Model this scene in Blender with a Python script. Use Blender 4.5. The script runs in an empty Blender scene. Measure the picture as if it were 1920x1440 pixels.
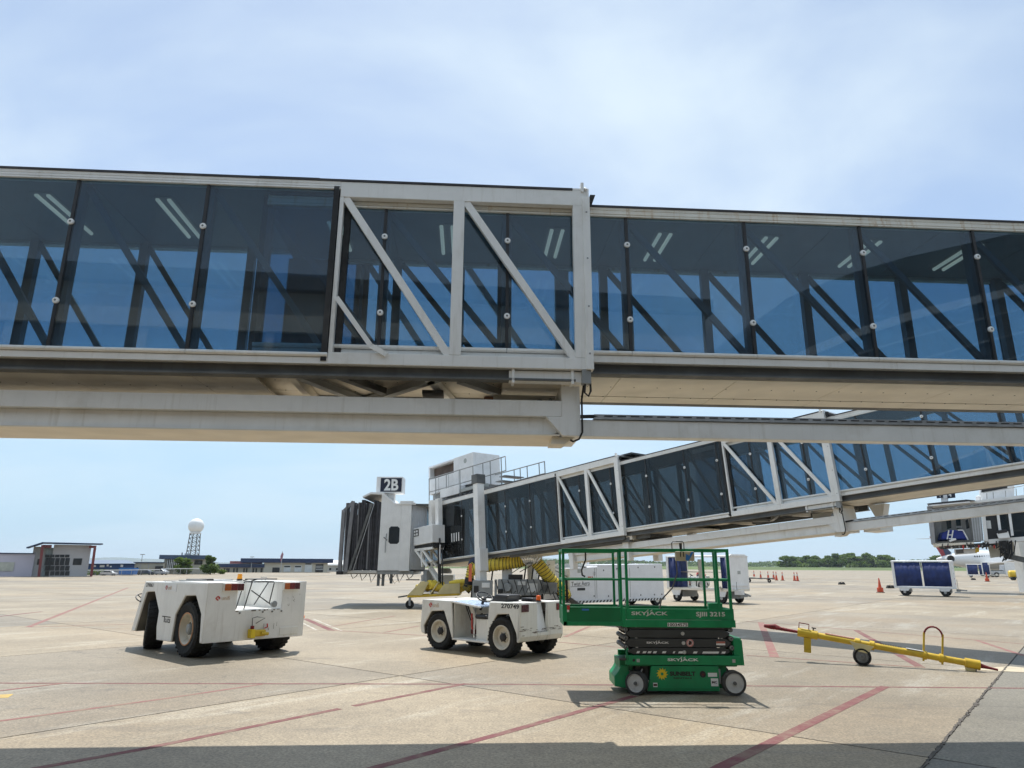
import bpy, math, random
from mathutils import Vector, Matrix
random.seed(11)
R = math.radians
S = bpy.context.scene
COL = S.collection
# ------------------------------------------------------------------ camera, sky, sun, exposure
FPX, CX, CY, CAMH = 1275.0, 960.0, 720.0, 1.7
PIT, ROL = math.atan(340/1275), R(0.3)
cp, sp = math.cos(PIT), math.sin(PIT)
FW = Vector((0, cp, sp)); U0 = Vector((0, -sp, cp)); R0 = Vector((1, 0, 0))
RT = R0*math.cos(ROL)+U0*math.sin(ROL); UP = -R0*math.sin(ROL)+U0*math.cos(ROL)
CAM = Vector((0, 0, CAMH))
cd = bpy.data.cameras.new('camera'); cam = bpy.data.objects.new('camera', cd); COL.objects.link(cam)
cam.matrix_world = Matrix(((RT.x, UP.x, -FW.x, 0), (RT.y, UP.y, -FW.y, 0), (RT.z, UP.z, -FW.z, CAMH), (0, 0, 0, 1)))
cd.sensor_width = 36; cd.lens = 36*FPX/1920; cd.clip_start = .05; cd.clip_end = 20000
S.camera = cam

SUN = Vector((-.06, .45, 1.0)).normalized()          # towards the sun
sl = bpy.data.lights.new('sun', 'SUN'); so = bpy.data.objects.new('sun', sl); COL.objects.link(so)
sl.energy = 4.9; sl.angle = R(.53); sl.color = (1, .955, .88)
so.rotation_euler = SUN.to_track_quat('Z', 'Y').to_euler(); so.location = (0, 0, 60)

W = bpy.data.worlds.new('World'); S.world = W; W.use_nodes = True
wn, wl = W.node_tree.nodes, W.node_tree.links
for n in list(wn): wn.remove(n)
out = wn.new('ShaderNodeOutputWorld')
sky = wn.new('ShaderNodeTexSky'); sky.sky_type = 'NISHITA'; sky.sun_disc = False
sky.sun_elevation = math.asin(SUN.z); sky.sun_rotation = math.atan2(SUN.x, SUN.y)
sky.air_density = 1.0; sky.dust_density = .25; sky.ozone_density = .8; sky.altitude = 100
b1 = wn.new('ShaderNodeBackground'); b1.inputs[1].default_value = .15
b2 = wn.new('ShaderNodeBackground'); b2.inputs[0].default_value = (.765, .895, 1, 1); b2.inputs[1].default_value = .95
mx = wn.new('ShaderNodeMixShader')
tc = wn.new('ShaderNodeTexCoord'); sep = wn.new('ShaderNodeSeparateXYZ')
wl.new(tc.outputs['Generated'], sep.inputs[0])
az = wn.new('ShaderNodeMath'); az.operation = 'MAXIMUM'; az.inputs[1].default_value = 0.0; wl.new(sep.outputs[2], az.inputs[0])
ad = wn.new('ShaderNodeMath'); ad.operation = 'ADD'; ad.inputs[1].default_value = .22; wl.new(az.outputs[0], ad.inputs[0])
dv = wn.new('ShaderNodeVectorMath'); dv.operation = 'DIVIDE'; wl.new(tc.outputs['Generated'], dv.inputs[0])
cb = wn.new('ShaderNodeCombineXYZ')
for i in range(3): wl.new(ad.outputs[0], cb.inputs[i])
wl.new(cb.outputs[0], dv.inputs[1])
mp = wn.new('ShaderNodeMapping'); mp.inputs['Rotation'].default_value = (0, 0, R(12)); mp.inputs['Scale'].default_value = (.8, 1.15, 1); mp.inputs['Location'].default_value = (1.7, .45, 0)
wl.new(dv.outputs[0], mp.inputs[0])
nz = wn.new('ShaderNodeTexNoise'); nz.inputs['Scale'].default_value = 1.25; nz.inputs['Detail'].default_value = 7; nz.inputs['Roughness'].default_value = .52; nz.inputs['Distortion'].default_value = .35
wl.new(mp.outputs[0], nz.inputs['Vector'])
cr = wn.new('ShaderNodeMapRange'); cr.inputs[1].default_value = .30; cr.inputs[2].default_value = .66; cr.inputs[3].default_value = .30; cr.inputs[4].default_value = .96
cr.interpolation_type = 'SMOOTHSTEP'; wl.new(nz.outputs[0], cr.inputs[0])
# thin cloud thins out towards the horizon (it is seen lower, farther off)
ho = wn.new('ShaderNodeMapRange'); ho.inputs[1].default_value = .05; ho.inputs[2].default_value = .55; ho.inputs[3].default_value = .42; ho.inputs[4].default_value = 1; wl.new(az.outputs[0], ho.inputs[0])
mu = wn.new('ShaderNodeMath'); mu.operation = 'MULTIPLY'; wl.new(cr.outputs[0], mu.inputs[0]); wl.new(ho.outputs[0], mu.inputs[1])
b3 = wn.new('ShaderNodeBackground'); b3.inputs[0].default_value = (.42, .655, .86, 1); b3.inputs[1].default_value = .95
lo = wn.new('ShaderNodeMapRange'); lo.inputs[1].default_value = .0; lo.inputs[2].default_value = .42; lo.inputs[3].default_value = .92; lo.inputs[4].default_value = .0; lo.interpolation_type = 'SMOOTHSTEP'; wl.new(az.outputs[0], lo.inputs[0])
m0 = wn.new('ShaderNodeMixShader'); wl.new(lo.outputs[0], m0.inputs[0]); wl.new(b1.outputs[0], m0.inputs[1]); wl.new(b3.outputs[0], m0.inputs[2])
wl.new(sky.outputs[0], b1.inputs[0]); wl.new(mu.outputs[0], mx.inputs[0]); wl.new(m0.outputs[0], mx.inputs[1]); wl.new(b2.outputs[0], mx.inputs[2]); wl.new(mx.outputs[0], out.inputs[0])

S.view_settings.view_transform = 'Standard'; S.view_settings.look = 'None'; S.view_settings.gamma = 1; S.view_settings.use_curve_mapping = False
S.view_settings.exposure = 0.14
S.render.engine = 'CYCLES'
S.cycles.max_bounces = 10; S.cycles.transparent_max_bounces = 24; S.cycles.diffuse_bounces = 4; S.cycles.glossy_bounces = 3

def at(u, v, Y):
    "world point seen at photograph pixel (u, v) on the vertical plane y = Y"
    d = FW+RT*((u-CX)/FPX)+UP*((CY-v)/FPX)
    return CAM+d*(Y/d.y)
def gnd(u, v, z=0.0):
    d = FW+RT*((u-CX)/FPX)+UP*((CY-v)/FPX)
    return CAM+d*((z-CAMH)/d.z)

# ------------------------------------------------------------------ materials
def nodes(name):
    m = bpy.data.materials.new(name); m.use_nodes = True
    return m, m.node_tree.nodes, m.node_tree.links, m.node_tree.nodes['Principled BSDF']
def noise(n, l, vec, scale, detail=4, rough=.55):
    t = n.new('ShaderNodeTexNoise'); t.inputs['Scale'].default_value = scale; t.inputs['Detail'].default_value = detail; t.inputs['Roughness'].default_value = rough
    l.new(vec, t.inputs['Vector']); return t.outputs[0]
def rng(n, l, v, a, b, c=0., d=1., smooth=True):
    m = n.new('ShaderNodeMapRange'); m.inputs[1].default_value = a; m.inputs[2].default_value = b; m.inputs[3].default_value = c; m.inputs[4].default_value = d
    if smooth: m.interpolation_type = 'SMOOTHSTEP'
    l.new(v, m.inputs[0]); return m.outputs[0]
def mixc(n, l, f, a, b, mode='MIX'):
    m = n.new('ShaderNodeMix'); m.data_type = 'RGBA'; m.blend_type = mode
    if isinstance(f, (int, float)): m.inputs[0].default_value = f
    else: l.new(f, m.inputs[0])
    for i, c in ((6, a), (7, b)):
        if isinstance(c, tuple): m.inputs[i].default_value = (c[0], c[1], c[2], 1)
        else: l.new(c, m.inputs[i])
    return m.outputs[2]
def math_(n, l, op, a, b):
    m = n.new('ShaderNodeMath'); m.operation = op
    for i, c in ((0, a), (1, b)):
        if isinstance(c, (int, float)): m.inputs[i].default_value = c
        else: l.new(c, m.inputs[i])
    return m.outputs[0]
def M(name, col, rough=.5, metal=0., var=.08, scale=2.5, bump=.05, bscale=60, dirt=0., dcol=(.16, .12, .08), streak=0., dscale=1.3, coat=0., rust=0.):
    m, n, l, p = nodes(name)
    g = n.new('ShaderNodeTexCoord').outputs['Object']
    a = noise(n, l, g, scale, 5)
    c = mixc(n, l, rng(n, l, a, .3, .7), tuple(x*(1-var) for x in col), tuple(min(1, x*(1+var)) for x in col))
    if dirt:
        f = math_(n, l, 'MULTIPLY', rng(n, l, noise(n, l, g, dscale, 8, .65), .50, .78), dirt)
        c = mixc(n, l, f, c, dcol)
    if streak:
        mpn = n.new('ShaderNodeMapping'); mpn.inputs['Scale'].default_value = (9, 9, .7); l.new(g, mpn.inputs[0])
        f = math_(n, l, 'MULTIPLY', rng(n, l, noise(n, l, mpn.outputs[0], 1.6, 6, .6), .52, .8), streak)
        c = mixc(n, l, f, c, dcol)
    if rust:
        f = rng(n, l, noise(n, l, g, 5.5, 9, .75), .735-.1*rust, .80-.1*rust)
        c = mixc(n, l, f, c, (.12, .05, .02))
    l.new(c, p.inputs['Base Color'])
    l.new(rng(n, l, noise(n, l, g, scale*4, 5), .3, .7, max(0, rough-.1), min(1, rough+.1)), p.inputs['Roughness'])
    p.inputs['Metallic'].default_value = metal
    if coat: p.inputs['Coat Weight'].default_value = coat; p.inputs['Coat Roughness'].default_value = .15
    if bump:
        b = n.new('ShaderNodeBump'); b.inputs['Strength'].default_value = bump; b.inputs['Distance'].default_value = .02
        l.new(noise(n, l, g, bscale, 3), b.inputs['Height']); l.new(b.outputs[0], p.inputs['Normal'])
    return m
def glassmat(name, tint, ior=1.5, extra=.02, rough=0.0):
    m = bpy.data.materials.new(name); m.use_nodes = True; n, l = m.node_tree.nodes, m.node_tree.links
    n.remove(n['Principled BSDF']); o = n['Material Output']
    t = n.new('ShaderNodeBsdfTransparent'); t.inputs[0].default_value = (*tint, 1)
    g = n.new('ShaderNodeBsdfGlossy'); g.inputs['Roughness'].default_value = rough; g.inputs[0].default_value = (.9, .95, 1, 1)
    ge = n.new('ShaderNodeNewGeometry'); dt = n.new('ShaderNodeVectorMath'); dt.operation = 'DOT_PRODUCT'; l.new(ge.outputs['Incoming'], dt.inputs[0]); l.new(ge.outputs['Normal'], dt.inputs[1])
    ab = math_(n, l, 'ABSOLUTE', dt.outputs['Value'], 0.); om = math_(n, l, 'SUBTRACT', 1.0, ab); fr = math_(n, l, 'MULTIPLY', math_(n, l, 'POWER', om, 4.5), .9)
    bp = n.new('ShaderNodeBump'); bp.inputs['Strength'].default_value = .03; bp.inputs['Distance'].default_value = .05
    tcn = n.new('ShaderNodeTexCoord'); l.new(noise(n, l, tcn.outputs['Object'], .8, 1), bp.inputs['Height']); l.new(bp.outputs[0], g.inputs['Normal'])
    a = math_(n, l, 'ADD', fr, extra)
    x = n.new('ShaderNodeMixShader'); l.new(a, x.inputs[0]); l.new(t.outputs[0], x.inputs[1]); l.new(g.outputs[0], x.inputs[2])
    # dust and dried rain streaks
    mpn = n.new('ShaderNodeMapping'); mpn.inputs['Scale'].default_value = (7, 7, .5); l.new(tcn.outputs['Object'], mpn.inputs[0])
    d1 = rng(n, l, noise(n, l, mpn.outputs[0], 1.8, 6, .65), .42, .80); d2 = rng(n, l, noise(n, l, tcn.outputs['Object'], .9, 6, .7), .38, .78); oi = n.new('ShaderNodeObjectInfo')
    du = math_(n, l, 'ADD', math_(n, l, 'MULTIPLY', math_(n, l, 'ADD', d1, d2), .035), math_(n, l, 'MULTIPLY', oi.outputs['Random'], .028))
    df = n.new('ShaderNodeBsdfDiffuse'); df.inputs[0].default_value = (.45, .45, .43, 1)
    y = n.new('ShaderNodeMixShader'); l.new(du, y.inputs[0]); l.new(x.outputs[0], y.inputs[1]); l.new(df.outputs[0], y.inputs[2]); l.new(y.outputs[0], o.inputs[0])
    return m
def emis(name, col, s):
    m, n, l, p = nodes(name); p.inputs['Base Color'].default_value = (*col, 1); p.inputs['Emission Color'].default_value = (*col, 1); p.inputs['Emission Strength'].default_value = s
    return m

white_f = M('white_bridge_paint', (.86, .85, .82), .42, var=.04, dirt=.35, dcol=(.42, .37, .27), streak=.30)
white_r = M('white_bridge_paint_rust_stained', (.82, .79, .71), .5, var=.05, dirt=.35, dcol=(.50, .30, .10), streak=.75, rust=.3)
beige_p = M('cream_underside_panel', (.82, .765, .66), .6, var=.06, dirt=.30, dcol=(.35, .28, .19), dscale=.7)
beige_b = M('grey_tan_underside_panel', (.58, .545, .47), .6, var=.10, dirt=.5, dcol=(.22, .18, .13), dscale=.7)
steel_d = M('weathered_dark_steel', (.115, .118, .115), .6, var=.25, dirt=.6, dcol=(.05, .05, .05), streak=.4)
steel_g = M('grey_painted_steel', (.30, .31, .31), .5, var=.10, dirt=.4, dcol=(.12, .11, .1))
galv = M('galvanised_steel', (.42, .43, .44), .42, .7, var=.15, scale=8)
black_r = M('black_rubber', (.022, .022, .023), .72, var=.3, scale=6, bump=.2, dirt=.5, dcol=(.09, .08, .07))
black_p = M('black_plastic', (.02, .02, .022), .45, var=.2)
roof_d = M('dark_roof_membrane', (.06, .06, .07), .8, var=.2)
inner_d = M('dark_interior_steel', (.17, .18, .185), .5, var=.12)
ceil_m = M('grey_ceiling_panel', (.30, .31, .31), .6, var=.05)
carpet = M('dark_carpet', (.05, .05, .055), .95, var=.2)
tube_l = emis('fluorescent_tube', (1, .93, .74), .36)
glass_b = glassmat('blue_tinted_glass', (.532, .658, .742), 1.5, .042)
glass_d = glassmat('dark_tinted_glass', (.43, .475, .50), 1.5, .026)
clamp_m = M('pale_glass_clamp', (.88, .88, .87), .4)
tug_w = M('worn_white_tug_paint', (.82, .815, .785), .42, var=.05, dirt=.30, dcol=(.36, .32, .26), streak=.28, rust=.25, coat=.1)
tug_w2 = M('scuffed_cream_tug_paint', (.80, .79, .74), .45, var=.06, dirt=.40, dcol=(.30, .26, .20), streak=.35, rust=.55)
tyre = M('tyre_rubber', (.016, .016, .016), .88, var=.3, scale=9, bump=.4, bscale=40, dirt=.35, dcol=(.06, .055, .045))
rim_w = M('cream_wheel_rim', (.68, .64, .55), .5, var=.08, dirt=.6, dcol=(.22, .18, .13), dscale=5)
rim_g = M('grey_solid_wheel', (.55, .55, .53), .6, var=.08, dirt=.6, dcol=(.22, .2, .17), dscale=6)
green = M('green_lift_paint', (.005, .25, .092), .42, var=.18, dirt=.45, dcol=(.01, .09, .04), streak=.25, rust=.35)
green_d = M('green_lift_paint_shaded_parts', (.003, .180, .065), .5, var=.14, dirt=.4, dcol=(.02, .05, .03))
arm_m = M('charcoal_scissor_steel', (.045, .05, .052), .45, var=.15, dirt=.3, dcol=(.10, .10, .09))
orange = M('orange_plastic', (.85, .20, .02), .4, var=.1)
red_l = M('red_lens', (.17, .012, .012), .25, var=.15, scale=30)
amb_l = M('amber_lens', (.42, .10, .012), .25, var=.15, scale=30)
maroon = M('maroon_lens', (.085, .012, .015), .3, var=.2)
yellow = M('yellow_equipment_paint', (.66, .45, .03), .5, var=.12, dirt=.6, dcol=(.33, .21, .05), dscale=3, streak=.2, rust=.6)
hose_y = M('yellow_hose_fabric', (.80, .61, .075), .75, var=.14, scale=5, bump=.3, bscale=25, dirt=.4, dcol=(.28, .20, .03))
tan_y = M('pale_yellow_plate', (.60, .52, .28), .6, var=.1, dirt=.4, dcol=(.30, .25, .12))
silver = M('silver_foil_duct', (.75, .77, .79), .25, .85, var=.08, scale=8, bump=.10, bscale=10)
darkred = M('dark_red_rope', (.20, .015, .02), .7, var=.3, scale=20, bump=.5, bscale=70)
redm = M('red_paint', (.55, .05, .04), .45, var=.1)
navy_c = M('navy_curtain', (.012, .030, .135), .65, var=.22, scale=3.5, bump=.25, bscale=6)
blue_c = M('royal_blue_canvas', (.012, .03, .22), .7, var=.2)
cart_w = M('white_cart_panel', (.82, .82, .82), .45, var=.05, dirt=.35, dcol=(.45, .42, .38), streak=.25)
gpu_w = M('white_unit_panel', (.76, .77, .80), .4, var=.04, dirt=.2, dcol=(.5, .5, .5))
bel_d = M('dark_bellows_fabric', (.055, .055, .063), .8, var=.2, scale=6, bump=.25, bscale=25)
bel_g = M('grey_bellows_fabric', (.20, .20, .21), .75, var=.15)
cab_w = M('cab_grey_white', (.78, .78, .77), .45, var=.04, dirt=.2, dcol=(.42, .4, .36), streak=.2)
slat_m = M('grey_corrugated_slat', (.46, .47, .49), .4, .2, var=.06)
txt_w = M('white_lettering', (.82, .82, .80), .5, var=.05)
txt_s = M('silver_lettering', (.62, .66, .62), .45, var=.05)
txt_k = M('black_lettering', (.015, .015, .018), .5, var=.1)
txt_r = M('red_logo', (.50, .04, .03), .45, var=.1)
txt_t = M('tan_lettering', (.52, .36, .22), .5, var=.1)
sun_y = M('yellow_decal', (.80, .58, .02), .5, var=.05)
dec_w = M('white_decal', (.80, .80, .79), .5, var=.06)
dec_g = M('grey_decal', (.40, .42, .40), .5, var=.15, scale=40)
dec_b = M('blue_tape', (.05, .22, .62), .4, var=.1)
navy_s = M('navy_sign_face', (.010, .014, .035), .4, var=.1)
sand_b = M('beige_control_box', (.50, .46, .33), .5, var=.1, dirt=.3)
print_b = M('blue_white_dashboard_print', (.35, .45, .60), .4, var=.5, scale=25)

# ------------------------------------------------------------------ mesh builder
class B:
    def __init__(s): s.v = []; s.f = []; s.sm = []
    def add(s, vs, fs, sm=False):
        k = len(s.v); s.v += [tuple(x) for x in vs]
        for f in fs: s.f.append([k+i for i in f]); s.sm.append(sm)
        return s
    def box(s, x0, x1, y0, y1, z0, z1):
        if x0 > x1: x0, x1 = x1, x0
        if y0 > y1: y0, y1 = y1, y0
        if z0 > z1: z0, z1 = z1, z0
        return s.add([(x0, y0, z0), (x1, y0, z0), (x1, y1, z0), (x0, y1, z0), (x0, y0, z1), (x1, y0, z1), (x1, y1, z1), (x0, y1, z1)],
                     [(0, 3, 2, 1), (4, 5, 6, 7), (0, 1, 5, 4), (1, 2, 6, 5), (2, 3, 7, 6), (3, 0, 4, 7)])
    def bar(s, p, q, w, h, up=(0, 0, 1)):
        p, q = Vector(p), Vector(q); d = (q-p).normalized(); u = Vector(up)
        a = d.cross(u)
        if a.length < 1e-4: a = d.cross(Vector((1, 0, 0)))
        a.normalize(); b = a.cross(d).normalized()
        a *= w/2; b *= h/2
        vs = [p-a-b, p+a-b, p+a+b, p-a+b, q-a-b, q+a-b, q+a+b, q-a+b]
        return s.add(vs, [(0, 1, 2, 3), (7, 6, 5, 4), (0, 4, 5, 1), (1, 5, 6, 2), (2, 6, 7, 3), (3, 7, 4, 0)])
    def tube(s, path, r, n=8, caps=True):
        P = [Vector(p) for p in path]; rs = r if isinstance(r, (list, tuple)) else [r]*len(P)
        k = len(P); rings = []; prev = None
        for i in range(k):
            d = (P[min(i+1, k-1)]-P[max(i-1, 0)]).normalized()
            if prev is None:
                a = d.cross(Vector((0, 0, 1)))
                if a.length < 1e-3: a = d.cross(Vector((1, 0, 0)))
            else: a = prev-d*prev.dot(d)
            a.normalize(); prev = a; b = d.cross(a)
            rings.append([P[i]+(a*math.cos(2*math.pi*j/n)+b*math.sin(2*math.pi*j/n))*rs[i] for j in range(n)])
        vs = [v for r_ in rings for v in r_]
        fs = [(i*n+j, (i+1)*n+j, (i+1)*n+(j+1) % n, i*n+(j+1) % n)[::-1] for i in range(k-1) for j in range(n)]
        s.add(vs, fs, True)
        if caps:
            s.add(rings[0], [tuple(range(n))[::-1]]); s.add(rings[-1], [tuple(range(n))])
        return s
    def cyl(s, p, q, r0, r1=None, n=20): return s.tube([p, q], [r0, r0 if r1 is None else r1], n)
    def prism(s, poly, a, b, axis='y'):
        "poly of 2D points, extruded from a to b along axis"
        def P(u, v, w): return {'y': (u, w, v), 'x': (w, u, v), 'z': (u, v, w)}[axis]
        n = len(poly)
        return s.add([P(u, v, a) for u, v in poly]+[P(u, v, b) for u, v in poly],
                     [tuple(range(n)), tuple(range(2*n-1, n-1, -1))]+[(i, i+n, (i+1) % n+n, (i+1) % n) for i in range(n)])
    def lathe(s, prof, c, axis, n=24, smooth=True):
        "prof of (radius, distance along axis)"
        c = Vector(c); d = Vector(axis).normalized()
        a = d.cross(Vector((0, 0, 1)))
        if a.length < 1e-3: a = Vector((1, 0, 0))
        a.normalize(); b = d.cross(a)
        for (r0, t0), (r1, t1) in zip(prof[:-1], prof[1:]):
            vs = []
            for r, t in ((r0, t0), (r1, t1)):
                vs += [c+d*t+(a*math.cos(2*math.pi*j/n)+b*math.sin(2*math.pi*j/n))*r for j in range(n)]
            s.add(vs, [(j, (j+1) % n, (j+1) % n+n, j+n) for j in range(n)], smooth)
        return s
    def sphere(s, c, r, n=24, m=14):
        return s.lathe([(r*math.sin(math.pi*i/m), -r*math.cos(math.pi*i/m)) for i in range(m+1)], c, (0, 0, 1), n)
    def mesh(s, name, mat):
        me = bpy.data.meshes.new(name); me.from_pydata(s.v, [], s.f)
        me.polygons.foreach_set('use_smooth', s.sm); me.materials.append(mat); me.validate(); me.update()
        return me
    def build(s, name, mat, parent=None, bevel=0, world=False, label=None, kind=None):
        o = bpy.data.objects.new(name, s.mesh(name, mat)); COL.objects.link(o)
        fin(o, parent, world, label, kind)
        if bevel:
            b = o.modifiers.new('bevel', 'BEVEL'); b.width = bevel; b.segments = 2; b.limit_method = 'ANGLE'; b.angle_limit = R(40)
        return o
def fin(o, parent=None, world=False, label=None, kind=None):
    if parent is not None:
        o.parent = parent
        if world: o.matrix_parent_inverse = parent.matrix_basis.inverted()
    if label: o['label'] = label
    if kind: o['kind'] = kind
def inst(me, name, parent, loc=(0, 0, 0), world=False):
    o = bpy.data.objects.new(name, me); COL.objects.link(o); o.location = loc; fin(o, parent, world); return o
def tag(o, label, cat, group=None):
    o['label'] = label; o['category'] = cat
    if group: o['group'] = group
    return o
def thing(name, label, cat, loc=(0, 0, 0), rz=0., group=None, mat=None):
    o = bpy.data.objects.new(name, None); COL.objects.link(o); o.empty_display_size = .3
    o.matrix_basis = mat if mat is not None else Matrix.Translation(loc) @ Matrix.Rotation(rz, 4, 'Z')
    return tag(o, label, cat, group)
def copy_thing(o, loc=None, rz=None, label=None, group=None, parent=None):
    c = o.copy(); COL.objects.link(c)
    if parent: c.parent = parent
    if loc is not None: c.location = loc
    if rz is not None: c.rotation_euler = (0, 0, rz)
    if label: c['label'] = label
    if group: c['group'] = group
    for ch in list(o.children): copy_thing(ch, parent=c)
    return c
def text(body, org, ux, uy, w, h, mat, parent=None, name='lettering', bold=.0, world=False, lift=.002, label=None):
    "flat lettering fitted into a w x h box whose lower left corner is org"
    cu = bpy.data.curves.new('font', 'FONT'); cu.body = body; cu.size = 1; cu.offset = bold; cu.resolution_u = 3; cu.fill_mode = 'FRONT'
    tmp = bpy.data.objects.new('font', cu); me = bpy.data.meshes.new_from_object(tmp)
    bpy.data.objects.remove(tmp); bpy.data.curves.remove(cu)
    xs = [v.co.x for v in me.vertices]; ys = [v.co.y for v in me.vertices]
    x0, x1, y0, y1 = min(xs), max(xs), min(ys), max(ys)
    ux, uy = Vector(ux).normalized(), Vector(uy).normalized(); nn = ux.cross(uy)
    for v in me.vertices:
        v.co = Vector(org)+ux*((v.co.x-x0)/(x1-x0)*w)+uy*((v.co.y-y0)/(y1-y0)*h)+nn*lift
    me.materials.clear(); me.materials.append(mat); me.name = name
    o = bpy.data.objects.new(name, me); COL.objects.link(o); fin(o, parent, world, label); return o
# ------------------------------------------------------------------ ground
def concrete(name, ca, cb_, warm, pale_amt=1.0):
    m, n, l, p = nodes(name)
    g = n.new('ShaderNodeNewGeometry').outputs['Position']
    mpn = n.new('ShaderNodeMapping'); mpn.inputs['Rotation'].default_value = (0, 0, R(-50)); l.new(g, mpn.inputs[0]); gr = mpn.outputs[0]
    st = n.new('ShaderNodeMapping'); st.inputs['Scale'].default_value = (.35, 1.6, 1); l.new(gr, st.inputs[0])
    c = mixc(n, l, rng(n, l, noise(n, l, g, .32, 6), .34, .66), ca, cb_)
    c = mixc(n, l, math_(n, l, 'MULTIPLY', rng(n, l, noise(n, l, g, .13, 4), .46, .72), .75), c, warm)
    pale = rng(n, l, noise(n, l, st.outputs[0], .42, 9, .74), .52, .66)
    c = mixc(n, l, math_(n, l, 'MULTIPLY', pale, .55*pale_amt), c, (.42, .395, .335))
    dark = rng(n, l, noise(n, l, gr, .75, 9, .7), .60, .76)
    c = mixc(n, l, math_(n, l, 'MULTIPLY', dark, .60), c, (.17, .145, .115))
    st2 = n.new('ShaderNodeMapping'); st2.inputs['Rotation'].default_value = (0, 0, R(68)); st2.inputs['Scale'].default_value = (.06, 2.4, 1); l.new(g, st2.inputs[0])
    c = mixc(n, l, math_(n, l, 'MULTIPLY', rng(n, l, noise(n, l, st2.outputs[0], 1.1, 5, .6), .60, .74), .30), c, (.20, .175, .15))
    oi = n.new('ShaderNodeObjectInfo')
    c = mixc(n, l, 1.0, c, mixc(n, l, oi.outputs['Random'], (.80, .815, .85), (1.15, 1.12, 1.06)), 'MULTIPLY')
    fine = rng(n, l, noise(n, l, g, 34, 5, .75), .28, .72, .50, 1.45)
    fine2 = rng(n, l, noise(n, l, g, 6, 6, .7), .3, .7, .88, 1.12)
    cc = n.new('ShaderNodeCombineColor'); ff = math_(n, l, 'MULTIPLY', fine, fine2)
    for i in range(3): l.new(ff, cc.inputs[i])
    c = mixc(n, l, 1.0, c, cc.outputs[0], 'MULTIPLY')
    vw = n.new('ShaderNodeVectorMath'); vw.operation = 'ADD'; nzc = n.new('ShaderNodeTexNoise'); nzc.inputs['Scale'].default_value = 1.6; nzc.inputs['Detail'].default_value = 5; l.new(g, nzc.inputs['Vector']); l.new(g, vw.inputs[0]); l.new(nzc.outputs['Color'], vw.inputs[1])
    vo = n.new('ShaderNodeTexVoronoi'); vo.feature = 'DISTANCE_TO_EDGE'; vo.inputs['Scale'].default_value = .17; l.new(vw.outputs[0], vo.inputs['Vector'])
    ck = math_(n, l, 'MULTIPLY', rng(n, l, vo.outputs['Distance'], .0, .0028, 1., 0.), rng(n, l, noise(n, l, g, .23, 2), .50, .60))
    c = mixc(n, l, math_(n, l, 'MULTIPLY', ck, .75), c, (.06, .05, .04))
    ty = n.new('ShaderNodeMapping'); ty.inputs['Rotation'].default_value = (0, 0, R(-42)); ty.inputs['Scale'].default_value = (.05, 3.4, 1); l.new(vw.outputs[0], ty.inputs[0])
    c = mixc(n, l, math_(n, l, 'MULTIPLY', rng(n, l, noise(n, l, ty.outputs[0], 1.0, 3, .5), .63, .70), .28), c, (.08, .07, .06))
    spot = rng(n, l, noise(n, l, g, 2.2, 2, .5), .735, .79)
    c = mixc(n, l, math_(n, l, 'MULTIPLY', spot, .55), c, (.07, .06, .05))
    l.new(c, p.inputs['Base Color']); p.inputs['Roughness'].default_value = .60; p.inputs['Specular IOR Level'].default_value = .5
    b = n.new('ShaderNodeBump'); b.inputs['Strength'].default_value = .35; b.inputs['Distance'].default_value = .012
    l.new(noise(n, l, g, 45, 6, .7), b.inputs['Height']); l.new(b.outputs[0], p.inputs['Normal'])
    return m
conc = concrete('apron_concrete', (.285, .240, .174), (.212, .177, .126), (.288, .212, .126))
conc_g = concrete('grey_apron_concrete', (.185, .172, .142), (.145, .135, .112), (.17, .15, .11), .25)
seal = M('joint_sealant', (.045, .04, .035), .9, var=.3, scale=8)
patch_m = M('pale_new_concrete', (.50, .44, .33), .9, var=.08, scale=6, bump=.2)

apron = B().add([(-2500, -80, -.012), (2500, -80, -.012), (2500, 392, -.012), (-2500, 392, -.012)], [(0, 1, 2, 3)]).build('apron', conc, kind='structure')
apron['label'] = 'wide pale concrete airport apron in large jointed slabs'
E1 = Vector((.635, .772, 0)).normalized(); E2 = Vector((E1.y, -E1.x, 0)); O0 = Vector((-1.75, 11.6, 0)); PT = 7.3
g2 = .014
def slabmesh(mat):
    b = B(); q = PT-2*g2
    cs = [E1*g2+E2*g2, E1*(PT-g2)+E2*g2, E1*(PT-g2)+E2*(PT-g2), E1*g2+E2*(PT-g2)]
    b.add([c-Vector((0, 0, .011)) for c in cs]+cs, [(0, 1, 5, 4), (1, 2, 6, 5), (2, 3, 7, 6), (3, 0, 4, 7), (7, 6, 5, 4)])
    return b.mesh('slab', mat)
sm1, sm2 = slabmesh(conc), slabmesh(conc_g)
ib, jb = set(), set()
for i in range(-9, 14):
    for j in range(-12, 9):
        o = O0+E1*(i*PT)+E2*(j*PT); c = o+(E1+E2)*PT/2
        if c.y < -7 or c.y > 96 or abs(c.x) > 14+.95*max(0, c.y): continue
        s_ = inst(sm2 if j >= 1 else sm1, 'slab', apron, o); ib.add(i); jb.add(j)
jt = B()
for j in range(-12, 10): jt.bar(O0+E2*(j*PT)-E1*66+Vector((0, 0, -.0105)), O0+E2*(j*PT)+E1*102+Vector((0, 0, -.0105)), .03, .012)
for i in range(-9, 15): jt.bar(O0+E1*(i*PT)-E2*88+Vector((0, 0, -.0095)), O0+E1*(i*PT)+E2*66+Vector((0, 0, -.0095)), .03, .012)
jt.build('joint_sealant', seal, apron, kind='stuff')
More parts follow.
